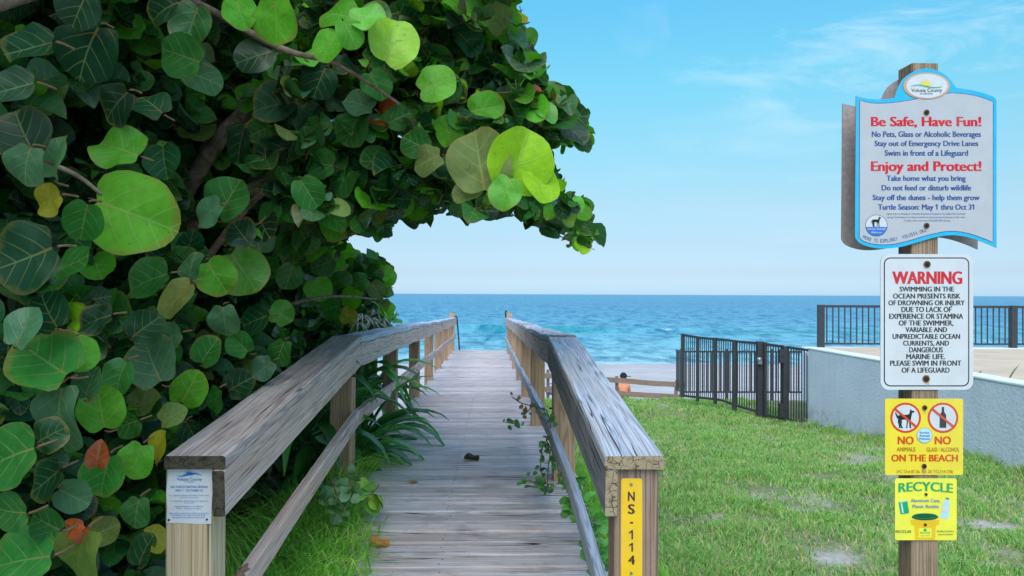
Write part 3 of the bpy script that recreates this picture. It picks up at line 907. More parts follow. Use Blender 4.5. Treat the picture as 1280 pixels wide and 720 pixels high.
def bolt(root, px, py, Y, r=3.2, washer=True, mat=None):
    """hex head and washer"""
    c = at(px, py, Y); k = Y / F
    mb = MB()
    if washer: mb.tube([c + Vector((0, -.0005, 0)), c + Vector((0, -.0028, 0))], r * k * 1.35, 16, 0, False)
    mb.tube([c + Vector((0, -.002, 0)), c + Vector((0, -.0075, 0))], [r * k * .85, r * k * .7], 6, 1, False)
    mb.build('bolt', [M['rust'], M['bolt_dark']], root)

def spline(pts, n=8, closed=False):
    p = [np.array(q, float) for q in pts]; out = []
    for i in range(len(p) - 1):
        a, b, c, d = p[max(i - 1, 0)], p[i], p[i + 1], p[min(i + 2, len(p) - 1)]
        for k in range(n):
            t = k / n
            out.append(0.5 * ((2 * b) + (-a + c) * t + (2 * a - 5 * b + 4 * c - d) * t * t + (-a + 3 * b - 3 * c + d) * t ** 3))
    out.append(p[-1])
    return [tuple(q) for q in out]

SY = 2.52
# --- the post
sp = empty('sign_post', (at(1158, 700, SY + .05).x, SY + .05, 0.03), 'tall brown wooden post on the lawn carrying five signs', 'post')
m = MB()
pw = 34.0 * SY / F
xc = (at(1140.5, 400, SY).x + at(1174.5, 400, SY).x) / 2
m.board([Vector((xc, SY + .004 + pw / 2, -0.4)), Vector((xc, SY + .004 + pw / 2, at(1158, 78.5, SY).z))], pw, pw, 30, 0.0015, 8.3, (0, 1), tint=0.5, chamfer=0.004, side=Vector((1, 0, 0)))
m.build('post_timber', [wood('sign_post_wood', (0.15, 0.095, 0.06), (0.44, 0.31, 0.205), (0.22, 0.14, 0.10), 0.45, 1.0, 0.2, 0.6, 1.3), M['end_pale']], sp)

# --- big shaped sign, and the same shape seen from behind on the post's other side
def c1(x, y): return (1040 + x * .19449, 60 + y * .19444)
def c2(x, y): return (1040 + x * .19449, 180 + y * .19444)
outline = (spline([c1(155, 308), c1(230, 326), c1(320, 330), c1(402, 321)], 6)[:-1] +
           spline([c1(402, 321), c1(420, 265), c1(462, 195), c1(535, 147), c1(608, 132), c1(680, 147), c1(740, 183), c1(785, 235), c1(800, 256)], 6)[:-1] +
           spline([c1(800, 256), c1(870, 266), c1(960, 286), c1(1030, 310), c1(1052, 326), c1(1058, 350)], 6)[:-1] +
           spline([c2(1058, 667), c2(970, 630), c2(880, 601), c2(800, 587), c2(720, 590), c2(640, 606), c2(540, 635), c2(450, 660), c2(360, 671), c2(290, 670), c2(220, 655), c2(170, 630), c2(148, 596)], 5))
navy = (spline([c1(176, 333), c1(250, 351), c1(330, 353), c1(420, 345), c1(520, 330), c1(640, 306), c1(740, 290), c1(800, 288), c1(900, 300), c1(980, 321), c1(1038, 345)], 5) +
        spline([c2(1037, 636), c2(960, 604), c2(880, 578), c2(800, 564), c2(720, 566), c2(600, 592), c2(500, 622), c2(400, 645), c2(320, 650), c2(250, 642), c2(200, 625), c2(174, 603)], 5))
cxn, cyn = np.mean(navy, 0)
def inset(pts, d):
    p = np.array(pts); q = np.roll(p, -1, 0) - np.roll(p, 1, 0); nrm = np.stack([-q[:, 1], q[:, 0]], 1); nrm /= np.maximum(np.linalg.norm(nrm, axis=1), 1e-6)[:, None]
    return p + nrm * d
big = empty('beach_rules_sign', at(1158, 300, SY - .004), 'shaped pale sign with cyan border listing beach rules in red and blue lettering', 'sign')
sheet('board', outline, SY - .004, .004, [INK['cyan'], M['aluminium']], big)
S = Sign(SY - .004, big)
S.poly(navy, 'navy', 1)
S.poly(inset(navy, 0.75), 'face', 2)
for tx, a, b, top, base, ink, bo in (
        ('Be Safe, Have Fun!', 1088.6, 1226.7, 146.0, 157.6, 'red', .045), ('No Pets, Glass or Alcoholic Beverages', 1089.6, 1226.2, 164.2, 171, 'navy', .042),
        ('Stay out of Emergency Drive Lanes', 1093, 1223, 175.9, 182.4, 'navy', .042), ('Swim in front of a Lifeguard', 1105.7, 1210.2, 187.7, 194.6, 'navy', .042),
        ('Enjoy and Protect!', 1088.6, 1227, 201.6, 213.6, 'red', .045), ('Take home what you bring', 1108, 1207.3, 219.4, 226, 'navy', .042),
        ('Do not feed or disturb wildlife', 1101.9, 1214, 231.3, 238, 'navy', .042), ('Stay off the dunes - help them grow', 1090.6, 1224.8, 243.5, 250.1, 'navy', .042),
        ('Turtle Season: May 1 thru Oct 31', 1097.4, 1218, 255.4, 262, 'navy', .042),
        ('Lights shall not directly or indirectly illuminate the beach or be visible from the beach', 1108.5, 1207, 266.1, 268.3, 'navy', .0),
        ('during Turtle Season. It is always unlawful to disturb protected species or their nests.', 1109, 1207, 270.4, 272.5, 'navy', .0),
        ('To learn more visit www.VOLUSIATURTLES.org', 1130, 1187, 274.6, 276.8, 'navy', .0)):
    S.text(tx, a, b, top, base, ink, bo)
words_ = 'MORE TO EXPLORE!  VOLUSIA.ORG'
curve = spline([c2(196, 606), c2(250, 626), c2(320, 634), c2(390, 626), c2(470, 606), c2(540, 584), c2(608, 564)], 8)
cl = np.concatenate([[0], np.cumsum(np.linalg.norm(np.diff(np.array(curve), axis=0), axis=1))])
for i, ch in enumerate(words_):
    if ch == ' ': continue
    l = cl[-1] * (i + 0.5) / len(words_)
    x = np.interp(l, cl, [q[0] for q in curve]); y = np.interp(l, cl, [q[1] for q in curve])
    x2 = np.interp(l + .5, cl, [q[0] for q in curve]); y2 = np.interp(l + .5, cl, [q[1] for q in curve])
    hw = {'I': .45, '.': .45, '!': .45, 'M': 1.5}.get(ch, 1.15)
    S.text(ch, x - hw, x + hw, y - 4.4, y, 'navy', .012, rot=math.atan2(y2 - y, x2 - x))
S.build('lettering')
# county emblem: oval with sun and waves
ox, oy = 1158.2, 107.6
def sun_mark(S, cx, cy, r, ink, rays, L, layer):
    S.ellipse(cx, cy, r, r, ink, layer, 24, math.pi, 2 * math.pi)
    for k in range(rays):
        a = math.pi * (1.0 + (k + .5) / rays)
        l = r * (1.95 if k % 2 == 0 else 1.65); w = .5 * math.pi / rays * .62
        S.poly([(cx + r * 1.12 * math.cos(a - w), cy + r * 1.12 * math.sin(a - w)), (cx + l * math.cos(a), cy + l * math.sin(a)), (cx + r * 1.12 * math.cos(a + w), cy + r * 1.12 * math.sin(a + w))], ink, layer)
S.ellipse(ox, oy, 29.2, 17.0, 'grey', 3, 56)
S.ellipse(ox, oy, 28.7, 16.5, 'orange', 4, 56)
S.ellipse(ox + .2, oy, 26.6, 15.7, 'grey', 5, 56)
S.ellipse(ox + .4, oy - .1, 26.0, 15.2, 'white', 6, 56)
sun_mark(S, 1157.2, 107.3, 5.0, 'sun', 9, 2, 7)
wv = [(1138.8 + t_ * 39.2, 107.4 + 1.9 * math.sin(t_ * 6.0 + .2) * -1 * (1 - .3 * t_) + .6) for t_ in np.linspace(0, 1, 24)]
S.strip(wv, 1.5 * np.sin(np.linspace(.25, 2.9, 24)), 'green', 8)
S.strip([(x, y + 1.1) for x, y in wv], 1.0 * np.sin(np.linspace(.25, 2.9, 24)), 'ltblue', 7)
S.text('Volusia County', 1139.2, 1177.8, 110.6, 114.8, 'black', .012, 7)
S.text('FLORIDA', 1150.2, 1166.2, 116.1, 117.9, 'black', .01, 7)
S.build('emblem')
# service-animal roundel
cx, cy = 1095.6, 281.9
S.ellipse(cx, cy, 13.9, 13.5, 'navy', 3, 48); S.ellipse(cx, cy, 13.3, 12.9, 'white', 4, 48)
S.ellipse(cx, cy, 13.3, 12.9, 'blue', 5, 30, math.radians(8), math.radians(172))
def dog(S, cx, cy, s, ink, layer, tail_up=True):
    body = [(-10, -4), (-6, -5), (2, -5), (5, -6), (6, -10), (7, -13), (8.2, -11), (12, -10), (12.6, -8.6), (9, -7.6), (8.4, -4), (7.6, 0), (7, 4), (7.6, 12), (8.6, 13), (5.6, 13), (5, 5), (4, 2), (-2, 1.4), (-5, 2),
            (-7.6, 5), (-6.4, 9), (-7, 12), (-5.8, 13), (-9, 13), (-9, 9), (-10.4, 5), (-10, 1)]
    S.poly([(cx + x * s, cy + y * s) for x, y in body], ink, layer)
    S.poly([(cx + x * s, cy + y * s) for x, y in ((2, 1.5), (3.4, 2), (2.6, 13), (.2, 13), (1.2, 12))], ink, layer + .5)
    S.poly([(cx + x * s, cy + y * s) for x, y in ((-7, 2), (-4.4, 4), (-5.4, 8), (-4, 12), (-3, 13), (-5.8, 13), (-7, 8))], ink, layer + .7)
    S.poly([(cx + x * s, cy + y * s) for x, y in ((-9.4, -1), (-10.5, -4), (-13.5, -8.6 if tail_up else 3), (-14, -7.2 if tail_up else 5), (-11, .5))], ink, layer + .9)
dog(S, 1095.5, 276.8, .50, 'black', 6, False)
S.text('Service Animals', 1084.2, 1107, 284.8, 287.4, 'white', .014, 7)
S.text('Welcome', 1088.8, 1102.4, 289.2, 291.6, 'white', .014, 7)
S.build('roundel')
bolt(big, 1158, 140.6, SY - .006, 2.6); bolt(big, 1158, 282, SY - .006, 2.6)

bY = SY + .004 + pw + .001
back = empty('shaped_sign_back', at(1158, 300, bY), 'brown unprinted back of the shaped sign facing the beach, mostly behind the pale rules sign', 'sign')
P = at_np(np.array(outline), SY - .004)
n = len(P)
# same outline, mirrored so that it faces the other way
mx = 2 * xc
P2 = P.copy(); P2[:, 0] = P[:, 0]; P2[:, 1] = bY
m = MB()
m.add(np.concatenate([P2, P2 + np.array([0, .004, 0])]), [tuple(range(n)), tuple(reversed(range(n, 2 * n)))] + [(k, (k + 1) % n, n + (k + 1) % n, n + k) for k in range(n)])
m.build('board', [M['sign_back']], back)

# --- warning sign
SYw = SY - .0
wsg = empty('warning_sign', at(1158, 487, SY), 'white swimming WARNING sign with black text and rusty bolts, below the shaped rules sign', 'sign')
sheet('board', rrect_pts(1100.6, 317.6, 1216.6, 487.2, 10.5), SYw, .0025, [INK['white'], M['aluminium']], wsg)
S = Sign(SYw, wsg)
S.rrect(1104.8, 321.8, 1211.6, 483.0, 8.2, 'black', 1); S.rrect(1106.2, 323.2, 1210.2, 481.6, 7.0, 'white', 2)
k3 = .2640; X3 = lambda x: 1080 + x * k3; Y3 = lambda y: 310 + y * k3
S.text('WARNING', X3(133), X3(466), Y3(111), Y3(170), 'red', .055)
for tx, a, b, top, base in (('SWIMMING IN THE', 168, 427, 183, 206), ('OCEAN PRESENTS RISK', 137, 457, 216, 239), ('OF DROWNING OR INJURY', 115, 477, 248, 271), ('DUE TO LACK OF', 177, 415, 279, 303),
                            ('EXPERIENCE OR STAMINA', 119, 470, 311, 335), ('OF THE SWIMMER,', 164, 424, 343, 367), ('VARIABLE AND', 196, 394, 375, 398), ('UNPREDICTABLE OCEAN', 135, 455, 407, 430),
                            ('CURRENTS, AND', 185, 403, 439, 462), ('DANGEROUS', 214, 373, 470, 494), ('MARINE LIFE.', 200, 385, 502, 526), ('PLEASE SWIM IN FRONT', 123, 461, 533, 557), ('OF A LIFEGUARD', 178, 406, 566, 590)):
    S.text(tx, X3(a), X3(b), Y3(top), Y3(base), 'black', .040)
S.build('lettering')
t = NT('rust_streak')
p = t.pos()
M['rust_stain'] = t.done(t.principled(t.mix(t.noise(p, 200, 4), (0.55, 0.22, 0.06), (0.62, 0.50, 0.40)), 0.7, 0.2))
m = MB()
stain = [(1158 + 4.6 * math.cos(a) + .3 * math.sin(5 * a), 473.4 + 5.2 * math.sin(a) + .4 * math.cos(4 * a)) for a in np.linspace(0, 2 * math.pi, 30, endpoint=False)]
m.add(at_np(np.array(stain), SYw - .0012), [tuple(range(30))])
for dx, w, y1 in ((.5, 1.0, 484), (2.6, .7, 482), (-1.8, .5, 479)):
    m.add(at_np(np.array([(1158 + dx - w, 473), (1158 + dx + w, 473), (1158 + dx + w * .5, y1), (1158 + dx - w * .2, y1)]), SYw - .0014 - .0002 * dx), [(0, 1, 2, 3)])
m.build('rust_stain', [M['rust_stain']], wsg)
bolt(wsg, X3(298), Y3(77), SYw - .002, 3.2); bolt(wsg, X3(293), Y3(619), SYw - .002, 3.2)

# --- no animals / no glass sign
k4 = .3194; X4 = lambda x: 1080 + x * k4; Y4 = lambda y: 490 + y * k4
ns = empty('prohibition_sign', at(1155, 594, SY), 'square yellow sign with crossed-out dog and bottle, reading ON THE BEACH', 'sign')
sheet('board', rrect_pts(X4(82), Y4(26), X4(388), Y4(325), 2.6), SY - .001, .0025, [INK['yellow'], M['aluminium']], ns)
S = Sign(SY - .001, ns)
for cx, kind in ((163, 0), (309, 1)):
    S.ellipse(X4(cx), Y4(101), 19.2, 19.0, 'vermilion', 1, 48); S.ellipse(X4(cx), Y4(101), 16.5, 16.3, 'white', 2, 48)
    if kind == 0: dog(S, X4(cx) - .2, Y4(101) + .8, .92, 'black', 3)
    else:
        b = [(-1.3, -13.5), (1.3, -13.5), (1.5, -7.5), (4.0, -3.5), (4.2, 12.5), (-4.2, 12.5), (-4.0, -3.5), (-1.5, -7.5)]
        S.poly([(X4(cx) + x, Y4(101) + y) for x, y in b], 'black', 3)
    a = math.radians(40)
    S.strip([(X4(cx) - 17 * math.cos(a), Y4(101) - 17 * math.sin(a)), (X4(cx) + 17 * math.cos(a), Y4(101) + 17 * math.sin(a))], 2.7, 'vermilion', 5)
S.build('pictogram')
S.text('NO', X4(132), X4(195), Y4(174), Y4(204), 'vermilion', .035); S.text('NO', X4(277), X4(341), Y4(174), Y4(204), 'vermilion', .035)
S.text('ANIMALS', X4(128), X4(201), Y4(216), Y4(232), 'brown', .01); S.text('GLASS / ALCOHOL', X4(245), X4(374), Y4(217), Y4(233), 'brown', .01)
S.text('ON THE BEACH', X4(107), X4(368), Y4(245), Y4(271), 'vermilion', .035)
S.text('(VC Ord 87-36, Sec 20: 112,114,118)', X4(128), X4(348), Y4(305), Y4(317), 'brown', .0)
S.ellipse(X4(237), Y4(170), 9.8, 9.6, 'grey', 3, 36); S.ellipse(X4(237), Y4(170), 9.3, 9.1, 'white', 4, 36); S.ellipse(X4(237), Y4(170), 8.6, 8.4, 'ltblue', 5, 36)
for tx, y, w in (('Service', 160, 12), ('Animals', 172, 13.5), ('Welcome', 184, 14)):
    S.text(tx, X4(237) - w / 2, X4(237) + w / 2, Y4(y - 5), Y4(y + 3), 'navy', .02, 6)
S.build('lettering')
m = MB()
for k, (dx, w, y0, y1) in enumerate(((0.2, 1.1, 290, 322), (2.0, .6, 292, 312), (-1.6, .5, 291, 308), (0.4, .7, 62, 84))):
    bx = X4(235 if y0 > 100 else 237) + dx
    m.add(at_np(np.array([(bx - w, Y4(y0)), (bx + w, Y4(y0)), (bx + w * .4, Y4(y1)), (bx - w * .3, Y4(y1))]), SY - .0042 - .0001 * k), [(0, 1, 2, 3)])
m.build('rust_stain', [M['rust_stain']], ns)
bolt(ns, X4(237), Y4(61), SY - .003, 2.3); bolt(ns, X4(235), Y4(290), SY - .003, 2.3)

# --- recycle sign
rs = empty('recycle_sign', at(1157, 675, SY), 'small yellow RECYCLE sign picturing a can, bottle and bin, lowest on the post', 'sign')
sheet('board', rrect_pts(X4(121), Y4(338), X4(363), Y4(580), 3.0), SY - .001, .0025, [INK['lemon'], M['aluminium']], rs)
S = Sign(SY - .001, rs)
S.text('RECYCLE', X4(135), X4(349), Y4(352), Y4(387), 'green', .035, warp=lambda x: -3.2 * np.cos((x - X4(232)) / 34 * 1.2) + 3.2)
S.text('Aluminum Cans,', X4(183), X4(299), Y4(418), Y4(431), 'blue', .012); S.text('Plastic Bottles', X4(190), X4(293), Y4(441), Y4(454), 'blue', .012)
S.text('RECICLAR', X4(124), X4(185), Y4(541), Y4(551), 'dkgreen', .01)
S.text('Botellas de plastico', X4(286), X4(352), Y4(541), Y4(548), 'dkgreen', .0); S.text('latas de aluminio', X4(292), X4(348), Y4(553), Y4(560), 'dkgreen', .0)
S.build('lettering')
def rotp(cx, cy, pts, a): return [(cx + x * math.cos(a) - y * math.sin(a), cy + x * math.sin(a) + y * math.cos(a)) for x, y in pts]
S.poly(rotp(X4(156), Y4(452), [(-5, -8), (5, -8), (5.6, -6.5), (5.6, 6.5), (5, 8), (-5, 8), (-5.6, 6.5), (-5.6, -6.5)], -.16), 'green', 1)
S.poly(rotp(X4(156), Y4(452), [(-4.6, -8), (4.6, -8), (4.2, -6.8), (-4.2, -6.8)], -.16), 'ltblue', 2)
S.poly(rotp(X4(156), Y4(452), [(-3.2, -6), (-1.2, -6), (-1.2, 6.6), (-3.2, 6.6)], -.16), 'ltblue', 2)
S.poly(rotp(X4(320), Y4(457), [(-2, -13), (2, -13), (2.2, -10.5), (4.6, -6), (5, 11), (4.2, 12.6), (-4.2, 12.6), (-5, 11), (-4.6, -6), (-2.2, -10.5)], .16), 'ltblue', 1)
S.poly(rotp(X4(320), Y4(457), [(-2.2, -14), (2.2, -14), (2.2, -11.8), (-2.2, -11.8)], .16), 'green', 2)
S.poly(rotp(X4(320), Y4(457), [(-4.6, -3), (4.6, -3), (4.8, 4), (-4.8, 4)], .16), 'white', 2)
S.poly([(X4(182), Y4(500)), (X4(296), Y4(500)), (X4(292), Y4(520)), (X4(281), Y4(522)), (X4(278), Y4(578)), (X4(200), Y4(578)), (X4(197), Y4(522)), (X4(186), Y4(520))], 'gold', 1)
S.ellipse(X4(239), Y4(489), 16.6, 4.2, 'dkgreen', 2, 32); S.ellipse(X4(239), Y4(485), 15.4, 3.4, 'green', 3, 32); S.ellipse(X4(239), Y4(485), 14.2, 2.8, 'dkgreen', 4, 32)
S.rrect(X4(214), Y4(532), X4(265), Y4(570), 1, 'lemon', 2); S.text('RECYCLE', X4(220), X4(259), Y4(547), Y4(555), 'green', .01, 3); S.ellipse(X4(239), Y4(540), 1.8, 1.8, 'green', 3, 16)
S.text('Keep it clean', X4(222), X4(257), Y4(559), Y4(564), 'green', 0, 3)
S.build('picture')
bolt(rs, X4(242), Y4(400), SY - .002, 1.3); bolt(rs, X4(239), Y4(519), SY - .002, 1.3)

# --- yellow marker plate on the right railing's end post
PY = 2.47 - .07 - .0035
k6 = .2222; X6 = lambda x: 740 + x * k6; Y6 = lambda y: 560 + y * k6
mk = empty('marker_plate', at(790, 722, PY), 'narrow upright yellow plate reading NS-114 on the end post of the grey railing', 'sign')
sheet('plate', rrect_pts(X6(163), Y6(171), X6(283), Y6(735), 3.4), PY, .0025, [paint('marker_yellow', (0.86, 0.52, 0.012), 0.35), M['aluminium']], mk)
S = Sign(PY, mk)
for ch, a, b, top, base in (('N', 202, 241, 246, 297), ('S', 202, 241, 317, 370), ('-', 213, 233, 0, 0), ('1', 208, 231, 462, 513), ('1', 208, 231, 534, 583), ('4', 203, 242, 605, 655)):
    if ch == '-': S.rrect(X6(214), Y6(416), X6(232), Y6(425), .3, 'maroon', 3)
    elif ch == '1':
        S.poly([(X6(x), Y6(top + (base - top) * q)) for x, q in ((223.5, 0), (230.5, 0), (230.5, 1), (222, 1), (222, .24), (208, .36), (208, .22), (217, .13))], 'maroon', 3)
    else: S.text(ch, X6(a), X6(b), Y6(top), Y6(base), 'maroon', .028)
S.build('lettering')
for py in (206, 704):
    c = at(X6(220), Y6(py), PY); m = MB(); m.tube([c, c + Vector((0, -.003, 0))], [.0052, .004], 12, 0, False); m.build('screw', [M['steel']], mk)

# --- laminated turtle season notice tacked to the left railing's end post
k5 = .25; X5 = lambda x: 190 + x * k5; Y5 = lambda y: 540 + y * k5
nt = empty('nesting_notice', at(237, 655, PY), 'white laminated sea turtle nesting notice tacked to the left end post', 'notice')
edge_ = [(80, 168), (150, 171), (225, 170), (304, 172), (300, 240), (303, 300), (298, 380), (296, 459), (220, 460), (150, 456), (72, 455), (76, 380), (71, 300), (77, 240)]
sheet('page', [(X5(x), Y5(y)) for x, y in edge_], PY + .0015, .0012, [INK['paper'], INK['paper']], nt)
S = Sign(PY + .0015, nt)
sun_mark(S, X5(185), Y5(217), 4.2, 'blue', 9, 2, 2)
wv = [(X5(124 + t_ * 126), Y5(214 + 7 * math.sin(t_ * 6.2 + .6))) for t_ in np.linspace(0, 1, 24)]
S.strip(wv, 2.0 * np.sin(np.linspace(.2, 2.95, 24)), 'blue', 3)
S.text('Volusia County', X5(124), X5(250), Y5(229), Y5(243), 'blue', .008); S.text('FLORIDA', X5(160), X5(212), Y5(247), Y5(252), 'blue', 0)
for tx, a, b, top, base, bo in (('SEA TURTLE NESTING SEASON', 93, 278, 269, 279, .02), ('MAY 1 - OCTOBER 31', 118, 252, 287, 297, .02),
        ('It is unlawful to disturb sea turtles or their nests', 84, 286, 313, 320, 0), ('at any time of the year', 140, 232, 324, 330, 0), ('It is unlawful to disturb dunes or vegetation', 88, 280, 341, 348, 0), ('on the beach', 160, 210, 351, 357, 0),
        ('Lighting restrictions are effective', 112, 256, 368, 375, 0), ('May 1 - October 31 yearly', 124, 244, 379, 386, 0), ('Lights shall not directly or indirectly illuminate', 86, 284, 402, 409, 0),
        ('the beach or be visible from the beach', 98, 268, 412, 419, 0), ('during the sea turtle nesting season', 104, 262, 423, 430, 0)):
    S.text(tx, X5(a), X5(b), Y5(top), Y5(base), 'blue', bo)
S.build('lettering')
for x, y in ((87, 175), (282, 177), (83, 440), (274, 438)):
    c = at(X5(x), Y5(y), PY); m = MB(); m.tube([c + Vector((0, .001, 0)), c + Vector((0, -.004, 0))], [.0035, .002], 8, 0, False); m.build('tack', [M['bolt_dark']], nt)
# ------------------------------------------------------------------ foliage materials
def leaf_material(name, veins=True, rough=0.22, trans=0.27, spec=0.75):
    t = NT(name)
    col = t.attr('tintcol', 'Color')
    uv = t.node('ShaderNodeSeparateXYZ', i_0=t.attr('leafuv'))
    u, v, r = uv.outputs['X'], uv.outputs['Y'], uv.outputs['Z']
    p = t.pos()
    base = col
    if veins:
        au = t.math('ABSOLUTE', u)
        mid = t.map(t.math('SUBTRACT', au, t.math('MULTIPLY', t.math('SUBTRACT', 1.0, v), 0.010)), 0.005, 0.014, 1, 0)
        # side veins leave the midrib at a slant, curving towards the tip
        s = t.math('SUBTRACT', v, t.math('MULTIPLY', au, t.math('ADD', 0.55, t.math('MULTIPLY', v, 0.35))))
        s = t.math('ADD', s, t.math('MULTIPLY', t.math('MULTIPLY', au, au), -0.35))
        fr = t.math('ABSOLUTE', t.math('SUBTRACT', t.math('FRACT', t.math('MULTIPLY', t.math('ADD', s, 0.40), 4.2)), 0.5))
        wd = t.math('SUBTRACT', 0.050, t.math('MULTIPLY', au, 0.07))
        side = t.math('MULTIPLY', t.map(t.math('SUBTRACT', fr, wd), -0.02, 0.03, 1, 0), t.map(au, 0.25, 0.48, 0.8, 0.1))
        vein = t.math('MAXIMUM', mid, side)
        fine = t.noise(t.node('ShaderNodeCombineXYZ', i_0=t.math('MULTIPLY', u, 9.0), i_1=t.math('MULTIPLY', v, 9.0), i_2=t.math('MULTIPLY', r, 37.0)).outputs[0], 1.0, 4, 0.6)
        base = t.mix(t.map(fine, 0.35, 0.7, 0, 0.55), base, t.mix(1.0, base, (1.55, 1.45, 1.3), 'MULTIPLY'))
        blot = t.map(t.noise(t.node('ShaderNodeCombineXYZ', i_0=t.math('MULTIPLY', u, 3.0), i_1=t.math('MULTIPLY', v, 3.0), i_2=t.math('MULTIPLY', r, 91.0)).outputs[0], 1.0, 5, 0.65), 0.62, 0.72)
        base = t.mix(t.math('MULTIPLY', blot, t.map(r, 0.55, 0.9, 0, 0.5)), base, (0.13, 0.075, 0.03))
        vc = t.mix(t.map(v, 0.0, 0.45), t.mix(0.55, base, (0.45, 0.16, 0.05)), t.mix(0.42, base, (0.34, 0.44, 0.16)))
        rad = t.node('ShaderNodeVectorMath', operation='LENGTH'); t.set(rad.inputs[0], t.node('ShaderNodeCombineXYZ', i_0=u, i_1=t.math('SUBTRACT', v, 0.45)).outputs[0])
        rim = t.map(t.math('ADD', rad.outputs['Value'], t.math('MULTIPLY', t.math('SUBTRACT', fine, 0.5), 0.22)), 0.44, 0.52, 0, 1)
        base = t.mix(t.math('MULTIPLY', rim, t.map(r, 0.35, 0.9, 0, 0.65)), base, (0.22, 0.17, 0.04))
        sp = t.map(t.noise(t.node('ShaderNodeCombineXYZ', i_0=t.math('MULTIPLY', u, 14.0), i_1=t.math('MULTIPLY', v, 14.0), i_2=t.math('MULTIPLY', r, 53.0)).outputs[0], 1.0, 2), 0.68, 0.74)
        base = t.mix(t.math('MULTIPLY', sp, 0.6), base, (0.09, 0.05, 0.02))
        base = t.mix(t.math('MULTIPLY', vein, 0.8), base, vc)
        nrm = t.bump(t.math('SUBTRACT', t.math('MULTIPLY', fine, 0.5), t.math('MULTIPLY', vein, 0.9)), 0.35, 0.004)
    else:
        nrm = None
    geo = t.node('ShaderNodeNewGeometry')
    base = t.mix(t.math('MULTIPLY', geo.outputs['Backfacing'], 0.45), base, t.mix(1.0, base, (1.3, 1.2, 1.15), 'MULTIPLY'))
    pr = t.principled(base, t.math('ADD', t.math('ADD', rough - .08, t.math('MULTIPLY', t.math('FRACT', t.math('MULTIPLY', r, 7.3)), 0.2)), t.math('MULTIPLY', geo.outputs['Backfacing'], 0.25)), spec, nrm)
    if veins: t.set(pr.inputs['Specular IOR Level'], t.map(t.math('FRACT', t.math('MULTIPLY', r, 13.7)), 0.35, 1.0, 0.12, 0.85))
    tr = t.node('ShaderNodeBsdfTranslucent')
    t.set(tr.inputs['Color'], t.mix(1.0, base, (1.5, 1.6, 0.55), 'MULTIPLY'))
    mx = t.node('ShaderNodeMixShader'); mx.inputs[0].default_value = trans
    t.l.new(pr.outputs[0], mx.inputs[1]); t.l.new(tr.outputs[0], mx.inputs[2])
    return t.done(mx)
M['leaf'] = leaf_material('sea_grape_leaf')
M['strap'] = leaf_material('strap_leaf', False, 0.38, 0.25)
M['blade'] = leaf_material('grass_blade', False, 0.6, 0.48, 0.25)
M['petal'] = plain('white_petal', (0.72, 0.70, 0.60), 0.6, 0.2)
t = NT('sea_grape_bark')
p = t.pos()
M['bark'] = t.done(t.principled(t.mix(t.map(t.noise(p, 16, 6, 0.7), 0.35, 0.65), (0.10, 0.065, 0.045), (0.30, 0.22, 0.165)), 0.9, 0.15, t.bump(t.noise(p, 40, 5), 0.6, 0.01)))
M['twig'] = plain('brown_twig', (0.22, 0.12, 0.065), 0.8, 0.2, 0, 0.35, 30)

# ------------------------------------------------------------------ leaf shapes
def leaf_template(nseg, rings, fold=0.22, curl=0.18, wave=0.03, aspect=1.06, seed=0):
    """a round, heart-based sea grape leaf, length 1 along +y from its stalk, face up +z"""
    ph = seed * 2.1
    rim = []
    for k in range(nseg):
        a = 2 * math.pi * k / nseg
        x, y = 0.5 * aspect * math.sin(a), 0.5 - 0.5 * math.cos(a)
        na = min(a, 2 * math.pi - a)
        if na < 0.9: y += 0.10 * math.cos(na / 0.9 * math.pi / 2) ** 2 - 0.075 * math.sin(na / 0.9 * math.pi)
        s = 1 + 0.02 * math.sin(3 * a + ph) + 0.015 * math.sin(7 * a + ph * 2)
        rim.append(((x) * s, 0.45 + (y - 0.45) * s))
    V = [(0.0, 0.42)]
    for r in range(1, rings + 1):
        q = r / rings
        for (x, y) in rim: V.append((x * q, 0.42 + (y - 0.42) * q))
    V = np.array(V)
    ax = np.abs(V[:, 0])
    z = fold * ax * (1 - 0.5 * ax) - curl * (V[:, 1] - 0.3) ** 2 * 1.2
    ang = np.arctan2(V[:, 0], V[:, 1] - .42); rr = np.hypot(V[:, 0], V[:, 1] - .42) * 2
    z = z + wave * rr ** 2 * np.sin(4 * ang + ph) + 0.008 * rr * np.sin(7 * ang + ph)
    tri = np.array([(0, 1 + (k + 1) % nseg, 1 + k) for k in range(nseg)])
    quad = np.array([(1 + (r - 1) * nseg + k, 1 + (r - 1) * nseg + (k + 1) % nseg, 1 + r * nseg + (k + 1) % nseg, 1 + r * nseg + k) for r in range(1, rings) for k in range(nseg)])
    return np.column_stack([V, z]), tri, quad, V
TEMPL = [leaf_template(18, 2, RNG.uniform(.05, 1.0), RNG.uniform(-.3, .8), RNG.uniform(.02, .075), RNG.uniform(.86, 1.14), s) for s in range(10)]
HERO_T = [leaf_template(28, 4, RNG.uniform(.12, .55), RNG.uniform(.0, .5), RNG.uniform(.03, .085), RNG.uniform(.92, 1.1), s + 20) for s in range(9)]

def frames(direction, normal):
    """rotation matrices with +y along direction and +z near normal"""
    y = direction / np.linalg.norm(direction, axis=1)[:, None]
    x = np.cross(y, normal); x /= np.maximum(np.linalg.norm(x, axis=1)[:, None], 1e-6)
    z = np.cross(x, y)
    return np.stack([x, y, z], 2)

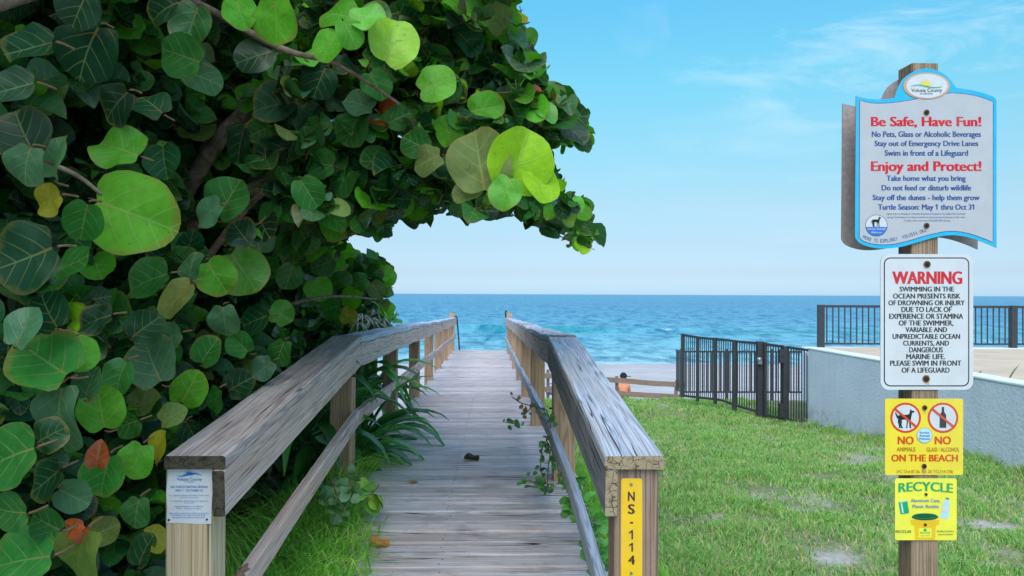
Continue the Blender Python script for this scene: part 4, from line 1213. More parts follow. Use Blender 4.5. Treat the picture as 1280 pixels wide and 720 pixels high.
def leaves_mesh(groups):
    """groups: (template, pos, dir, normal, size, colour, rnd) -> verts, tris, quads, colours, uvs"""
    VV, T, Q, C, U, o = [], [], [], [], [], 0
    for (tv, tri, quad, uv), pos, dr, nm, size, col, rnd in groups:
        if len(pos) == 0: continue
        R = frames(dr, nm)
        v = np.einsum('nij,kj->nki', R, tv) * size[:, None, None] + pos[:, None, :]
        n, k = v.shape[:2]
        offs = o + np.arange(n)[:, None, None] * k
        T.append((tri[None] + offs).reshape(-1, 3)); Q.append((quad[None] + offs).reshape(-1, 4))
        VV.append(v.reshape(-1, 3)); C.append(np.repeat(col, k, 0))
        U.append(np.column_stack([np.tile(uv, (n, 1)), np.repeat(rnd, k)]))
        o += n * k
    return np.concatenate(VV), np.concatenate(T), np.concatenate(Q), np.concatenate(C), np.concatenate(U)

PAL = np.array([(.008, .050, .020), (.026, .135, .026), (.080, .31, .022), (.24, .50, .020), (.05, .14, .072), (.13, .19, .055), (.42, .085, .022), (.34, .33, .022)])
# outline of the tree against sky and sea, as the photograph shows it (leaves beyond it are pruned)
SIL = np.array([(-2500, -2500), (2500, -2500), (2500, -700), (800, -300), (660, -60), (648, 0), (655, 30), (662, 70), (668, 95), (690, 115), (715, 130), (733, 158), (735, 176), (716, 184), (692, 178), (674, 170), (664, 176), (680, 195), (697, 225), (698, 245),
                (714, 248), (737, 258), (741, 275), (747, 290), (746, 306), (730, 312), (723, 325), (716, 320), (716, 306), (700, 298), (680, 283), (655, 284), (640, 268), (620, 268), (600, 279), (580, 268), (560, 262), (540, 272), (525, 290),
                (510, 276), (500, 266), (490, 281), (475, 297), (466, 286), (450, 292), (432, 292), (422, 302), (426, 314), (445, 320), (460, 322), (475, 322), (484, 335), (494, 342), (492, 358), (480, 371), (468, 367), (478, 382), (489, 392), (500, 405), (490, 414),
                (470, 440), (470, 640), (300, 900), (-2500, 2500)], float)
def inside(P, poly):
    x, y = P[:, 0], P[:, 1]
    c = np.zeros(len(P), bool); j = len(poly) - 1
    for i in range(len(poly)):
        xi, yi = poly[i]; xj, yj = poly[j]
        with np.errstate(divide='ignore', invalid='ignore'):
            c ^= ((yi > y) != (yj > y)) & (x < (xj - xi) * (y - yi) / (yj - yi + 1e-12) + xi)
        j = i
    return c

def bush_x(y, z):
    """face of the thicket beside the boardwalk"""
    return -1.36 + 0.16 * vnoise(y, z, 1.1, 3) + 0.10 * vnoise(y, z, 2.6, 9) - 0.25 * max(0, 1.1 - y) - 0.55 * float(smooth(-.05, .35, z - EYE)) * (1 - float(smooth(2.6, 4.2, y)))

# ------------------------------------------------------------------ the sea grape tree
pos, dr, nm, size, cls, tw = [], [], [], [], [], []
twigs = MB()
def twig(P, D, L, nleaf, s0, s1, palette, stem=True, up=0.5):
    """a leafy shoot: a thin stem with round leaves set alternately on short stalks"""
    P = Vector(P); D = Vector(D).normalized()
    if P.y < 2.6: s0, s1 = s0 * .72, s1 * .72
    side = D.cross(Vector((0, 0, 1)))
    if side.length < .1: side = Vector((1, 0, 0))
    side.normalize()
    pts, q, d = [], P.copy(), D.copy()
    for k in range(5):
        pts.append(q.copy()); q = q + d * (L / 4); d = (d + Vector((random.gauss(0, .12), random.gauss(0, .12), random.gauss(-.02, .12)))).normalized()
    if stem and (P.y > 3.3 or random.random() < .22) and inside(project([tuple(pts[2]), tuple(pts[4])]), SIL).all(): twigs.tube(pts[:3], [.0035, .003, .0025], 5, 0, True, False)
    for k in range(nleaf):
        f = (k + random.random() * .5 + .4) / nleaf * 2.4
        i = int(min(f, 3)); b = pts[i].lerp(pts[i + 1], min(f - i, 1))
        a = (1 if k % 2 else -1) * random.uniform(.5, 1.2)
        ld = (D * math.cos(a) + side * math.sin(a) + Vector((random.gauss(0, .25), random.gauss(0, .25), random.gauss(-.22, .3)))).normalized()
        n = Vector((random.gauss(.30, .58), random.gauss(-.40, .55), random.gauss(up, .45)))
        pos.append(tuple(b + ld * .02)); dr.append(tuple(ld)); nm.append(tuple(n)); size.append(random.uniform(s0, s1) * (1.12 - .5 * k / nleaf))
        cls.append(random.choices(range(8), palette)[0])
    pos.append(tuple(pts[2])); dr.append(tuple((D + Vector((random.gauss(0, .3), random.gauss(0, .3), random.gauss(-.25, .3)))).normalized())); nm.append((random.gauss(.1, .4), random.gauss(-.5, .4), random.gauss(.6, .3)))
    size.append(random.uniform(s0, s1) * .8); cls.append(random.choices(range(8), palette)[0])

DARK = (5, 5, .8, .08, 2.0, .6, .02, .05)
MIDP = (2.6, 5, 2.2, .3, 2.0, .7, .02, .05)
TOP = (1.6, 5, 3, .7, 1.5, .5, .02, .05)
random.seed(5)
n_try = 0
# the thicket wall beside the boardwalk: shoots on its face, more of them near the camera
for k in range(1150):
    y = 0.9 + 9.2 * random.random() ** 1.5
    z = random.uniform(-.05, EYE + 2.7)
    if y > 6.5: z = random.uniform(0, EYE + 2.7 - (y - 6.5) * .62)
    x = bush_x(y, z) - abs(random.gauss(0, .22))
    if z < EYE - .1 and y > 2.0: x -= .06
    small = 1 - .12 * max(0, min(1, (y - 5) / 4))
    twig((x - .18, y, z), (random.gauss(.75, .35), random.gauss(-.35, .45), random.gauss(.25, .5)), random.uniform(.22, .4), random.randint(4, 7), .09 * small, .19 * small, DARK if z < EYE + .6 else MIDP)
# inside the thicket, a few decimetres back, larger dark leaves close the view
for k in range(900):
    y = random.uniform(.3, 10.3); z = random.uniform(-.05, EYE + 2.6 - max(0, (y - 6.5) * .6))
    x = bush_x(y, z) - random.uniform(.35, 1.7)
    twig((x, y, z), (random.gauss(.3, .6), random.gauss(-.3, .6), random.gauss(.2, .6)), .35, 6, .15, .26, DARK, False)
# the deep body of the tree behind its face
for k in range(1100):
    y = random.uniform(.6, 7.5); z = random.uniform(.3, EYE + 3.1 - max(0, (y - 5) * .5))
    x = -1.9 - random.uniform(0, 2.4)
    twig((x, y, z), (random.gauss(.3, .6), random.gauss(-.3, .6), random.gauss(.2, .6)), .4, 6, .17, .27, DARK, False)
# unseen leaf roof added over the left foreground to shade the leaves below
for k in range(420):
    y = random.uniform(-.2, 4.4); x = random.uniform(-3.6, -.75 - .1 * y); z = EYE + .55 + .40 * max(y, .6) + random.uniform(.0, .9)
    twig((x, y, z), (random.gauss(.3, .6), random.gauss(-.3, .6), random.gauss(.1, .4)), .35, 6, .15, .25, MIDP, False, 1.0)
# canopy reaching over the boardwalk: a flat spreading mass 3 to 6 metres out
def canopy(n, box, y0, y1, palette, s0, s1, up=.6):
    (xa, ya, xb, yb) = box
    for k in range(n):
        for _ in range(30):
            q = (random.uniform(xa, xb), random.uniform(ya, yb))
            if inside(np.array([q]), SIL)[0]: break
        y = random.uniform(y0, y1)
        P = at(q[0], q[1], y)
        twig(P, (random.gauss(.55, .5), random.gauss(-.35, .5), random.gauss(.15, .45)), random.uniform(.16, .32), random.randint(4, 7), s0, s1, palette, True, up)
canopy(360, (380, -120, 670, 130), 3.3, 5.0, TOP, .09, .17)
canopy(290, (330, 60, 660, 290), 3.3, 5.1, MIDP, .09, .17)
canopy(110, (560, 60, 740, 190), 3.5, 4.6, TOP, .10, .17)
canopy(75, (600, 190, 748, 320), 3.6, 4.6, MIDP, .09, .165)
canopy(30, (300, -500, 700, -60), 2.6, 6.0, TOP, .12, .2)
canopy(130, (380, 200, 500, 320), 5.0, 7.5, MIDP, .10, .17)
# the low far end of the thicket, by the rail
for k in range(110):
    q = (random.uniform(395, 492), random.uniform(300, 415))
    if not inside(np.array([q]), SIL)[0]: continue
    y = random.uniform(7.0, 9.5)
    twig(at(q[0], q[1], y), (random.gauss(.5, .5), random.gauss(-.3, .5), random.gauss(.3, .4)), random.uniform(.15, .3), 5, .13, .23, MIDP)

# the large leaves one can tell apart: centre, diameter, direction of the midrib on the picture, colour class, metres out
BIG = [(163, 267, 108, -20, 2, 0), (490, 52, 74, 75, 3, 3.0), (425, 18, 52, 160, 2, 2.9), (458, 22, 46, 15, 2, 2.9), (412, 56, 46, 240, 2, 2.9), (437, 40, 40, 300, 2, 2.88), (648, 203, 84, 70, 3, 2.9), (600, 206, 86, 100, 5, 2.95), (676, 230, 52, -50, 3, 2.95), (632, 240, 46, -110, 2, 2.85), (585, 240, 44, 200, 5, 3.0),
       (535, 200, 46, 200, 5, 3.1), (150, 186, 68, 160, 2, 0), (228, 70, 68, 160, 1, 0), (252, 96, 56, -15, 1, 0), (345, 131, 68, 190, 4, 0), (386, 152, 52, 100, 4, 0), (545, 106, 52, 20, 2, 3.2), (606, 136, 48, 10, 2, 3.2), (560, 165, 42, 100, 2, 3.2), (520, 180, 44, 150, 1, 3.2), (497, 148, 40, 30, 1, 3.3),
       (190, 452, 72, 120, 4, 0), (72, 520, 92, -100, 4, 0), (112, 480, 50, 80, 4, 0), (126, 512, 58, 100, 2, 0), (58, 452, 84, 150, 1, 0), (15, 570, 84, 200, 1, 0), (236, 487, 48, 60, 2, 0), (98, 692, 74, 250, 5, 0), (30, 700, 84, 190, 1, 0), (198, 560, 50, 70, 7, 0), (170, 575, 48, 250, 2, 0), (131, 592, 62, 260, 1, 0), (130, 663, 44, 20, 5, 0),
       (36, 322, 88, 200, 0, 0), (30, 168, 72, 120, 0, 0), (70, 198, 66, 80, 4, 0), (32, 205, 60, 250, 4, 0), (270, 345, 50, -60, 2, 0), (222, 372, 64, 230, 5, 0), (238, 334, 46, 90, 4, 0), (188, 350, 66, 200, 1, 0), (285, 250, 66, 60, 1, 0), (303, 338, 62, -60, 2, 0), (262, 265, 50, 210, 4, 0), (205, 12, 60, 200, 0, 0), (110, 60, 76, 250, 0, 0),
       (62, 250, 48, 200, 7, 0), (105, 275, 60, 250, 1, 0), (280, 400, 48, 270, 4, 0), (260, 440, 46, 60, 1, 0), (240, 30, 64, 250, 1, 0), (345, 25, 60, 270, 2, 2.6), (300, 15, 44, 290, 2, 2.6), (385, 240, 50, 300, 1, 3), (440, 160, 50, 240, 1, 3.2), (470, 105, 46, 300, 1, 3.2), (575, 55, 44, 80, 4, 3.6), (628, 30, 50, 70, 2, 3.6), (640, 60, 46, 290, 3, 3.8),
       (700, 150, 60, 10, 1, 3.6), (688, 140, 54, -70, 1, 3.55), (718, 165, 44, -40, 0, 3.65), (490, 228, 44, 250, 1, 3.4), (430, 225, 48, 230, 1, 3.4), (340, 190, 54, 200, 0, 0), (300, 180, 60, 250, 0, 0), (145, 130, 64, 220, 0, 0), (205, 200, 54, 280, 0, 0), (40, 60, 70, 200, 0, 0), (60, 600, 60, 220, 0, 0), (15, 640, 60, 180, 1, 0), (150, 470, 52, 250, 1, 0), (60, 390, 60, 120, 0, 0), (120, 400, 54, 200, 0, 0), (320, 400, 48, 200, 0, 0), (350, 440, 40, 250, 1, 0), (300, 480, 44, 30, 0, 0), (240, 540, 40, 300, 0, 0),
       (480, 346, 30, 60, 2, 7.2), (470, 362, 28, 300, 5, 7.1), (462, 334, 26, 120, 2, 7.3), (450, 352, 28, 200, 1, 7.0), (452, 330, 24, 80, 4, 7.2), (440, 372, 30, 250, 2, 6.8), (425, 350, 32, 30, 1, 6.5), (484, 388, 22, 40, 2, 7.4), (415, 385, 34, 200, 1, 6.0), (398, 360, 34, 280, 2, 5.8), (435, 395, 26, 90, 7, 6.6),
       (660, 84, 44, 60, 1, 3.9), (642, 108, 42, 290, 2, 3.85), (620, 92, 42, 200, 4, 3.7), (592, 32, 46, 100, 1, 3.6), (672, 122, 38, 0, 1, 3.8), (560, 112, 42, 250, 1, 3.4), (522, 62, 48, 40, 4, 3.5), (602, 178, 40, 320, 1, 3.3), (540, 246, 40, 240, 1, 3.5), (502, 254, 34, 280, 2, 3.6), (576, 258, 34, 260, 1, 3.6),
       (720, 268, 34, 20, 1, 3.9), (735, 286, 24, 300, 1, 3.95), (700, 272, 36, 200, 4, 3.85), (666, 264, 40, 260, 1, 3.7), (724, 304, 20, 280, 2, 3.9), (440, 200, 50, 210, 0, 3.5), (402, 205, 46, 170, 1, 3.4), (418, 262, 44, 250, 1, 3.8), (382, 300, 40, 300, 1, 4.4), (404, 330, 36, 200, 4, 5.0), (362, 345, 40, 250, 1, 4.2), (352, 392, 34, 60, 2, 4.4), (322, 300, 46, 100, 4, 3.6), (412, 300, 34, 20, 1, 4.6),
       (470, 20, 44, 40, 1, 3.2), (510, 20, 50, 100, 4, 3.4), (550, 15, 44, 60, 1, 3.5), (400, 100, 50, 250, 0, 3.3), (450, 130, 48, 160, 4, 3.3), (320, 70, 60, 200, 0, 2.9), (190, 130, 56, 140, 0, 0), (100, 10, 60, 240, 0, 0), (20, 110, 60, 200, 0, 0), (90, 330, 60, 20, 1, 0), (150, 300, 40, 290, 0, 0), (340, 270, 44, 240, 1, 3.4), (300, 290, 46, 130, 0, 3.0), (180, 410, 52, 40, 0, 0), (30, 410, 64, 70, 4, 0), (100, 440, 46, 300, 2, 0), (215, 420, 40, 200, 4, 0), (300, 430, 40, 130, 1, 0), (330, 460, 36, 220, 4, 0), (270, 500, 42, 250, 1, 0), (215, 520, 40, 30, 5, 0), (60, 545, 50, 30, 0, 0), (160, 530, 44, 200, 1, 0), (90, 620, 50, 330, 4, 0), (170, 640, 46, 260, 1, 0), (180, 690, 50, 70, 0, 0), (60, 655, 46, 150, 1, 0)]
hp, hd, hn, hs, hc = [], [], [], [], []
right = CAM_ROT @ Vector((1, 0, 0)); up_ = CAM_ROT @ Vector((0, 1, 0)); tocam = CAM_ROT @ Vector((0, 0, 1))
for (px, py, dia, ang, c, Y) in BIG:
    if Y == 0: Y = min(3.4, max(1.62, -1.07 * F / (px - 617)))
    Y *= random.uniform(.97, 1.02)
    if dia > 100: Y = 2.15
    C = at(px, py, Y); s = dia / F * Y * (1.0 if dia > 70 or c in (2, 3) else .88)
    a = math.radians(ang)
    d = right * math.cos(a) + up_ * math.sin(a) + tocam * random.uniform(-.28, .22)
    n = tocam + right * random.uniform(-.55, .6) + up_ * random.uniform(-.1, .85)
    d = d.normalized()
    hp.append(tuple(C - d * s * .48)); hd.append(tuple(d)); hn.append(tuple(n)); hs.append(s); hc.append(c)
    stalk = C - d * s * .46
    twigs.tube([stalk, stalk - d * s * .05 - tocam * .02, stalk - d * s * .06 - tocam * .06], [.0028, .0028, .003], 5, 0, True, False)

pos, dr, nm, size, cls = np.array(pos), np.array(dr), np.array(nm), np.array(size), np.array(cls)
mid = pos + dr / np.linalg.norm(dr, axis=1)[:, None] * size[:, None] * .55
tip = pos + dr / np.linalg.norm(dr, axis=1)[:, None] * size[:, None] * .95
front = mid[:, 1] > .25
keep = (~front) | (inside(project(mid), SIL) & (inside(project(tip), SIL) | (RNG.random(len(tip)) < .55)))
low = (mid[:, 2] < EYE - np.interp(mid[:, 1], [2.4, 4.86, 20], [.46, .20, .55])) & (mid[:, 1] > 2.0)
keep &= ~(low & (tip[:, 0] > -1.07)) & ~(low & (mid[:, 0] + .45 * size > -1.05))
keep &= ~((mid[:, 1] < 2.2) & (mid[:, 0] > -1.02)) & (np.linalg.norm(mid - np.array([0, 0, EYE]), axis=1) > 1.3) & (mid[:, 2] > -.1)
pos, dr, nm, size, cls = pos[keep], dr[keep], nm[keep], size[keep], cls[keep]
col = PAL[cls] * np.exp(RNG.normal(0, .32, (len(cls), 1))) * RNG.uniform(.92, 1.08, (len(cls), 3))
rnd = RNG.random(len(cls))
groups = []
which = RNG.integers(0, len(TEMPL), len(cls))
for w in range(len(TEMPL)):
    s = which == w
    groups.append((TEMPL[w], pos[s], dr[s], nm[s], size[s], col[s], rnd[s]))
hp, hd, hn, hs, hc = map(np.array, (hp, hd, hn, hs, hc))
hcol = PAL[hc] * np.exp(RNG.normal(0, .16, (len(hc), 1))) * RNG.uniform(.9, 1.1, (len(hc), 3))
hr = RNG.random(len(hc)) * .9
hw = np.arange(len(hc)) % len(HERO_T)
for w in range(len(HERO_T)):
    s = hw == w
    groups.append((HERO_T[w], hp[s], hd[s], hn[s], hs[s], hcol[s], hr[s]))
V, T, Q, C, U = leaves_mesh(groups)
tree = empty('sea_grape_tree', (-2.3, 4.6, 0.1), 'dense sea grape tree with large round green leaves arching over the boardwalk', 'tree')
crown = link('crown', fast_mesh(V, [T, Q], True, C, U), M['leaf'], tree)
print('leaves', len(pos), 'verts', len(V))
twigs.build('twigs', [M['twig']], tree)
# trunk and main limbs
def limb(name, pts, r0, r1):
    p = spline(pts, 6)
    m = MB(); m.tube(p, list(np.linspace(r0, r1, len(p))), 9); return m.build(name, [M['bark']], tree)
limb('trunk', [(-2.3, 4.6, -.1), (-2.2, 4.5, .6), (-2.05, 4.4, 1.2), (-1.9, 4.3, 1.8)], .13, .085)
limb('trunk', [(-2.6, 2.6, -.1), (-2.4, 2.6, .8), (-2.1, 2.5, 1.6), (-1.8, 2.4, 2.4)], .10, .06)
tipA = at(712, 272, 4.1); tipB = at(715, 150, 4.0); tipC = at(640, 20, 4.4)
limb('branch', [(-1.9, 4.3, 1.75), (-1.3, 4.3, 2.1), tuple(at(480, 215, 4.4)), tuple(at(600, 235, 4.3)), tuple(tipA)], .055, .010)
limb('branch', [(-1.9, 4.3, 1.75), (-1.3, 4.0, 2.45), tuple(at(470, 110, 3.9)), tuple(at(600, 130, 3.9)), tuple(tipB)], .05, .008)
limb('branch', [(-1.9, 4.3, 1.75), (-1.5, 4.5, 2.6), (-.9, 4.6, 3.0), tuple(at(560, 20, 4.6)), tuple(tipC)], .05, .01)
limb('branch', [(-1.9, 4.3, 1.7), (-1.7, 5.6, 2.0), (-1.55, 7.4, 1.9), tuple(at(470, 345, 9.0))], .05, .01)
limb('branch', [(-1.8, 2.4, 2.3), (-1.3, 2.7, 2.6), tuple(at(350, 60, 2.9)), tuple(at(420, 80, 2.95)), tuple(at(500, 130, 3.1))], .020, .005)
limb('branch', [(-2.1, 2.5, 1.5), (-1.7, 2.3, 1.9), tuple(at(60, 205, 2.1)), tuple(at(130, 245, 2.15))], .011, .005)
limb('branch', [(-2.0, 4.4, 1.2), (-1.7, 4.2, 1.5), tuple(at(330, 240, 4.0)), tuple(at(420, 235, 4.2))], .03, .008)
limb('branch', [(-2.1, 4.4, 1.0), (-1.6, 4.6, 1.3), tuple(at(400, 372, 5.0)), tuple(at(470, 374, 6.5))], .02, .006)
# withered leaves and young shoots
for (px, py, dia, ang, c) in ((122, 570, 34, 80, 6), (92, 660, 30, 200, 6), (103, 668, 26, 300, 6), (372, 505, 16, 200, 6)):
    Y = max(1.65, -1.04 * F / (px - 617)); Cc = at(px, py, Y); s = dia / F * Y
    a = math.radians(ang); d = (right * math.cos(a) + up_ * math.sin(a)).normalized(); n = tocam + up_ * random.uniform(-.2, .6) + right * random.uniform(-.6, .6)
    v, tr_, qd, cc, uu = leaves_mesh([(leaf_template(18, 3, .7, .5, .12, .8, px), np.array([tuple(Cc - d * s * .5)]), np.array([tuple(d)]), np.array([tuple(n)]), np.array([s]), PAL[[c]] * RNG.uniform(.8, 1.2), np.array([.2]))])
    tag(link('withered_leaf', fast_mesh(v, [tr_, qd], True, cc, uu), M['leaf'], tree), 'shrivelled rust-red leaf')

# ------------------------------------------------------------------ strap-leaved spider lilies between the rail and the thicket
def strap_leaf(V, F4, C, base, direction, L, w, droop, col):
    o = len(V); n = 9
    d = Vector(direction).normalized(); p = Vector(base)
    side = d.cross(Vector((0, 0, 1)))
    if side.length < .05: side = Vector((1, 0, 0))
    side.normalize()
    for k in range(n):
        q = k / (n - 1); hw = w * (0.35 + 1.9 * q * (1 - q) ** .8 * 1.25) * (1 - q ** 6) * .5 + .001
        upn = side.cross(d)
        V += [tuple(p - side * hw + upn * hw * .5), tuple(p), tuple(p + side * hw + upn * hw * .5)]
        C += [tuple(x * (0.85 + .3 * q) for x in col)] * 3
        p = p + d * (L / (n - 1)); d = (d + Vector((0, 0, -droop / (n - 1) * (0.4 + 1.6 * q)))).normalized()
    for k in range(n - 1):
        for s in (0, 1):
            a = o + k * 3 + s; F4.append((a, a + 1, a + 4, a + 3))
def lily(base, n, L, lean, flowers, label):
    V, F4, C = [], [], []
    for k in range(n):
        a = random.uniform(0, 2 * math.pi); el = random.uniform(.45, 1.3)
        d = (math.cos(a) * math.cos(el) + lean[0] * random.random(), math.sin(a) * math.cos(el) + lean[1] * random.random(), math.sin(el))
        b = Vector(base) + Vector((math.cos(a), math.sin(a), 0)) * random.uniform(.01, .05)
        c = random.choice([(.035, .14, .04), (.05, .20, .05), (.07, .26, .05), (.12, .34, .08)])
        strap_leaf(V, F4, C, b, d, L * random.uniform(.7, 1.15), random.uniform(.075, .115), random.uniform(1.0, 2.6), c)
    root = empty('spider_lily', base, label, 'plant', 'strap-leaved plants beside the boardwalk')
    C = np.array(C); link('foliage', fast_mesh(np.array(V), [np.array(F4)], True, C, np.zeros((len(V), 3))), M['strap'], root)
    for (fx, fy, fY) in flowers:
        h = at(fx, fy, fY); m = MB()
        b = Vector(base) + Vector((0, 0, .1))
        m.tube(spline([tuple(b), tuple(b.lerp(h, .6) + Vector((0, 0, .1))), tuple(h)], 5), .005, 5); m.build('flower_stalk', [M['twig']], root)
        m = MB()
        for k in range(16):
            a = random.uniform(0, 6.28); e2 = random.uniform(-.5, .9); L2 = random.uniform(.06, .12)
            d = Vector((math.cos(a) * math.cos(e2), math.sin(a) * math.cos(e2), math.sin(e2)))
            p1 = h + d * L2 * .5 + Vector((0, 0, .015)); p2 = h + d * L2 + Vector((0, 0, -.045))
            m.tube([h, p1, p2], [.006, .007, .003], 4)
        m.build('flower', [M['petal']], root)
random.seed(21)
lily((-1.10, 5.5, EYE - 1.30), 34, .72, (.60, -.35), [], 'spider lily whose strap leaves hang through the left rail over the planks')
lily((-1.12, 6.4, EYE - 1.30), 30, .85, (.55, -.3), [], 'spider lily behind the left rail, second from the near post')
lily((-1.30, 5.2, EYE - 1.0), 18, .95, (.3, -.1), [], 'spider lily rising darkly behind the left cap board where the ramp ends')
lily((-1.40, 7.4, EYE - .95), 26, .95, (.3, -.2), [(452, 398, 7.0), (470, 392, 7.2), (463, 404, 7.1), (447, 405, 7.0), (478, 402, 7.3)], 'spider lily with white spidery flowers above the left cap board')
lily((-1.35, 8.6, EYE - 1.25), 18, .8, (.4, -.2), [], 'spider lily furthest along the left rail')

# ------------------------------------------------------------------ grass
def blades(P, L, W, lean, col, seed=0, curl=.6):
    """one bent blade per row: 5 vertices, a quad and a triangle"""
    g = np.random.default_rng(seed); n = len(P)
    a = g.uniform(0, 2 * np.pi, n); b = g.uniform(0, 2 * np.pi, n)
    bd = np.stack([np.cos(b), np.sin(b), np.zeros(n)], 1) * lean[:, None]
    sd = np.stack([np.cos(a), np.sin(a), np.zeros(n)], 1) * (W / 2)[:, None]
    upv = np.zeros((n, 3)); upv[:, 2] = 1
    m1 = P + (upv * .62 + bd * .35) * L[:, None]
    m2 = P + (upv * (1 - .45 * lean[:, None] * curl) + bd * (1.0)) * L[:, None]
    V = np.stack([P - sd, P + sd, m1 + sd * .8, m1 - sd * .8, m2], 1).reshape(-1, 3)
    o = np.arange(n)[:, None] * 5
    return V, np.concatenate([o + np.array([[0, 1, 2, 3]])]), np.concatenate([o + np.array([[3, 2, 4]])]), np.repeat(col, 5, 0)
g = np.random.default_rng(5)
N = 330000
# as many blades to a square metre of the picture as to the eye: denser near, sparser far
yy = 2.6 * (14.3 / 2.6) ** g.random(N)
xx = .60 + (g.random(N) * 1.02) * np.minimum(.72 * yy + .6, 4.0)
ok = (xx < 4.50)
xx, yy = xx[ok], yy[ok]
gx, gy = np.linspace(.5, 5, 90), np.linspace(2.2, 15, 200)
Zg = np.array([[EYE - lawn_drop(a, b) - 0.09 * float(smooth(13.4, 14.4, b)) for a in gx] for b in gy])
Bg = bare_amount(np.stack([*np.meshgrid(gx, gy), Zg], -1).reshape(-1, 3)).reshape(Zg.shape)
fx = np.clip((xx - gx[0]) / (gx[1] - gx[0]), 0, 88.99); fy = np.clip((yy - gy[0]) / (gy[1] - gy[0]), 0, 198.99)
ix, iy = fx.astype(int), fy.astype(int); tx, ty = fx - ix, fy - iy
bil = lambda A: A[iy, ix] * (1 - tx) * (1 - ty) + A[iy, ix + 1] * tx * (1 - ty) + A[iy + 1, ix] * (1 - tx) * ty + A[iy + 1, ix + 1] * tx * ty
zz, bb = bil(Zg), bil(Bg)
ck = np.array([[vnoise(a, b, 2.3, 14) + .6 * vnoise(a, b, 6.0, 3) for a in gx] for b in gy]); cl_ = bil(ck)
ck2 = np.array([[vnoise(a, b, .9, 44) + .5 * vnoise(a, b, 3.0, 7) for a in gx] for b in gy]); cl2 = bil(ck2)
ok = (g.random(len(xx)) > bb * 1.05) & (g.random(len(xx)) < .54 + .75 * cl_ + .35 * cl2)
xx, yy, zz, cl_, cl2, bb = xx[ok], yy[ok], zz[ok], cl_[ok], cl2[ok], bb[ok]
n = len(xx)
L = g.uniform(.025, .06, n) * (1 + .9 * np.clip(cl_, -.4, .8)) * (1 - .5 * bb) * (1 + .35 * smooth(4, 11, yy))
near_wall = smooth(4.1, 4.45, xx) * (1 - smooth(10.4, 10.9, yy)); L *= 1 + 1.1 * near_wall * g.random(n)
near_rail = 1 - smooth(.68, .95, xx); L *= 1 + 1.3 * near_rail * g.random(n)
W = g.uniform(.0035, .0065, n) * (1 + .10 * yy)
colg = np.array([(.28, .51, .17), (.38, .55, .21), (.17, .38, .15), (.48, .52, .27), (.58, .51, .35), (.06, .22, .075)])
pr_ = np.stack([.32 + .3 * cl_, .30 + .25 * cl2, .18 - .1 * cl_, .13 + .1 * cl2, .12 + .5 * np.clip(-cl2, 0, 1) + .2 * bb, .08 + .12 * np.clip(-cl_, 0, 1)], 1).clip(.01, None); pr_ /= pr_.sum(1)[:, None]
ci = (g.random(n)[:, None] > pr_.cumsum(1)).sum(1).clip(0, 5)
V, Q, T, C = blades(np.stack([xx, yy, zz - .004], 1), L, W, g.uniform(.2, 1.1, n), colg[ci] * g.uniform(.75, 1.2, (n, 1)), 3)
tag(link('grass', fast_mesh(V, [Q, T], True, C, np.zeros((len(V), 3))), M['blade']), kind='stuff')
print('blades', n)

# long grass crowding in under the left rail, and beside the right one
def tall_grass(n, x0, x1, y0, y1, l0, l1, seed, zf, dens=None):
    g = np.random.default_rng(seed)
    x = x0 + (x1 - x0) * g.random(n); y = y0 + (y1 - y0) * g.random(n)
    if dens is not None:
        ok = g.random(n) < dens(x, y); x, y = x[ok], y[ok]
    z = np.array([zf(a, b) for a, b in zip(x, y)])
    n = len(x)
    c = np.array([(.25, .55, .09), (.36, .62, .13), (.15, .40, .08), (.46, .54, .23)])[g.choice(4, n, p=[.4, .3, .22, .08])] * g.uniform(.75, 1.2, (n, 1))
    return blades(np.stack([x, y, z], 1), g.uniform(l0, l1, n), g.uniform(.005, .011, n), g.uniform(.3, 1.6, n), c, seed, .9)
parts_ = [tall_grass(13000, -1.15, -.54, 2.3, 4.5, .06, .25, 31, lambda a, b: EYE - deck_drop(b) - .05, lambda x, y: np.clip(1.15 - (x + .98) / (.44 - .12 * np.abs(y - 3.1)), 0, 1)),
          tall_grass(2200, -1.2, -.93, 2.3, 5.2, .2, .5, 32, lambda a, b: EYE - deck_drop(b) - .15)]
o = 0; VV, QQ, TT, CC = [], [], [], []
for v, q, t_, c in parts_:
    VV.append(v); QQ.append(q + o); TT.append(t_ + o); CC.append(c); o += len(v)
V = np.concatenate(VV); tag(link('tall_grass', fast_mesh(V, [np.concatenate(QQ), np.concatenate(TT)], True, np.concatenate(CC), np.zeros((len(V), 3))), M['blade']), kind='stuff')
v, q, t_, c = tall_grass(3600, .56, .86, 2.45, 6.2, .06, .26, 33, lambda a, b: EYE - lawn_drop(a, b))
tag(link('tall_grass', fast_mesh(v, [q, t_], True, c, np.zeros((len(v), 3))), M['blade']), kind='stuff')
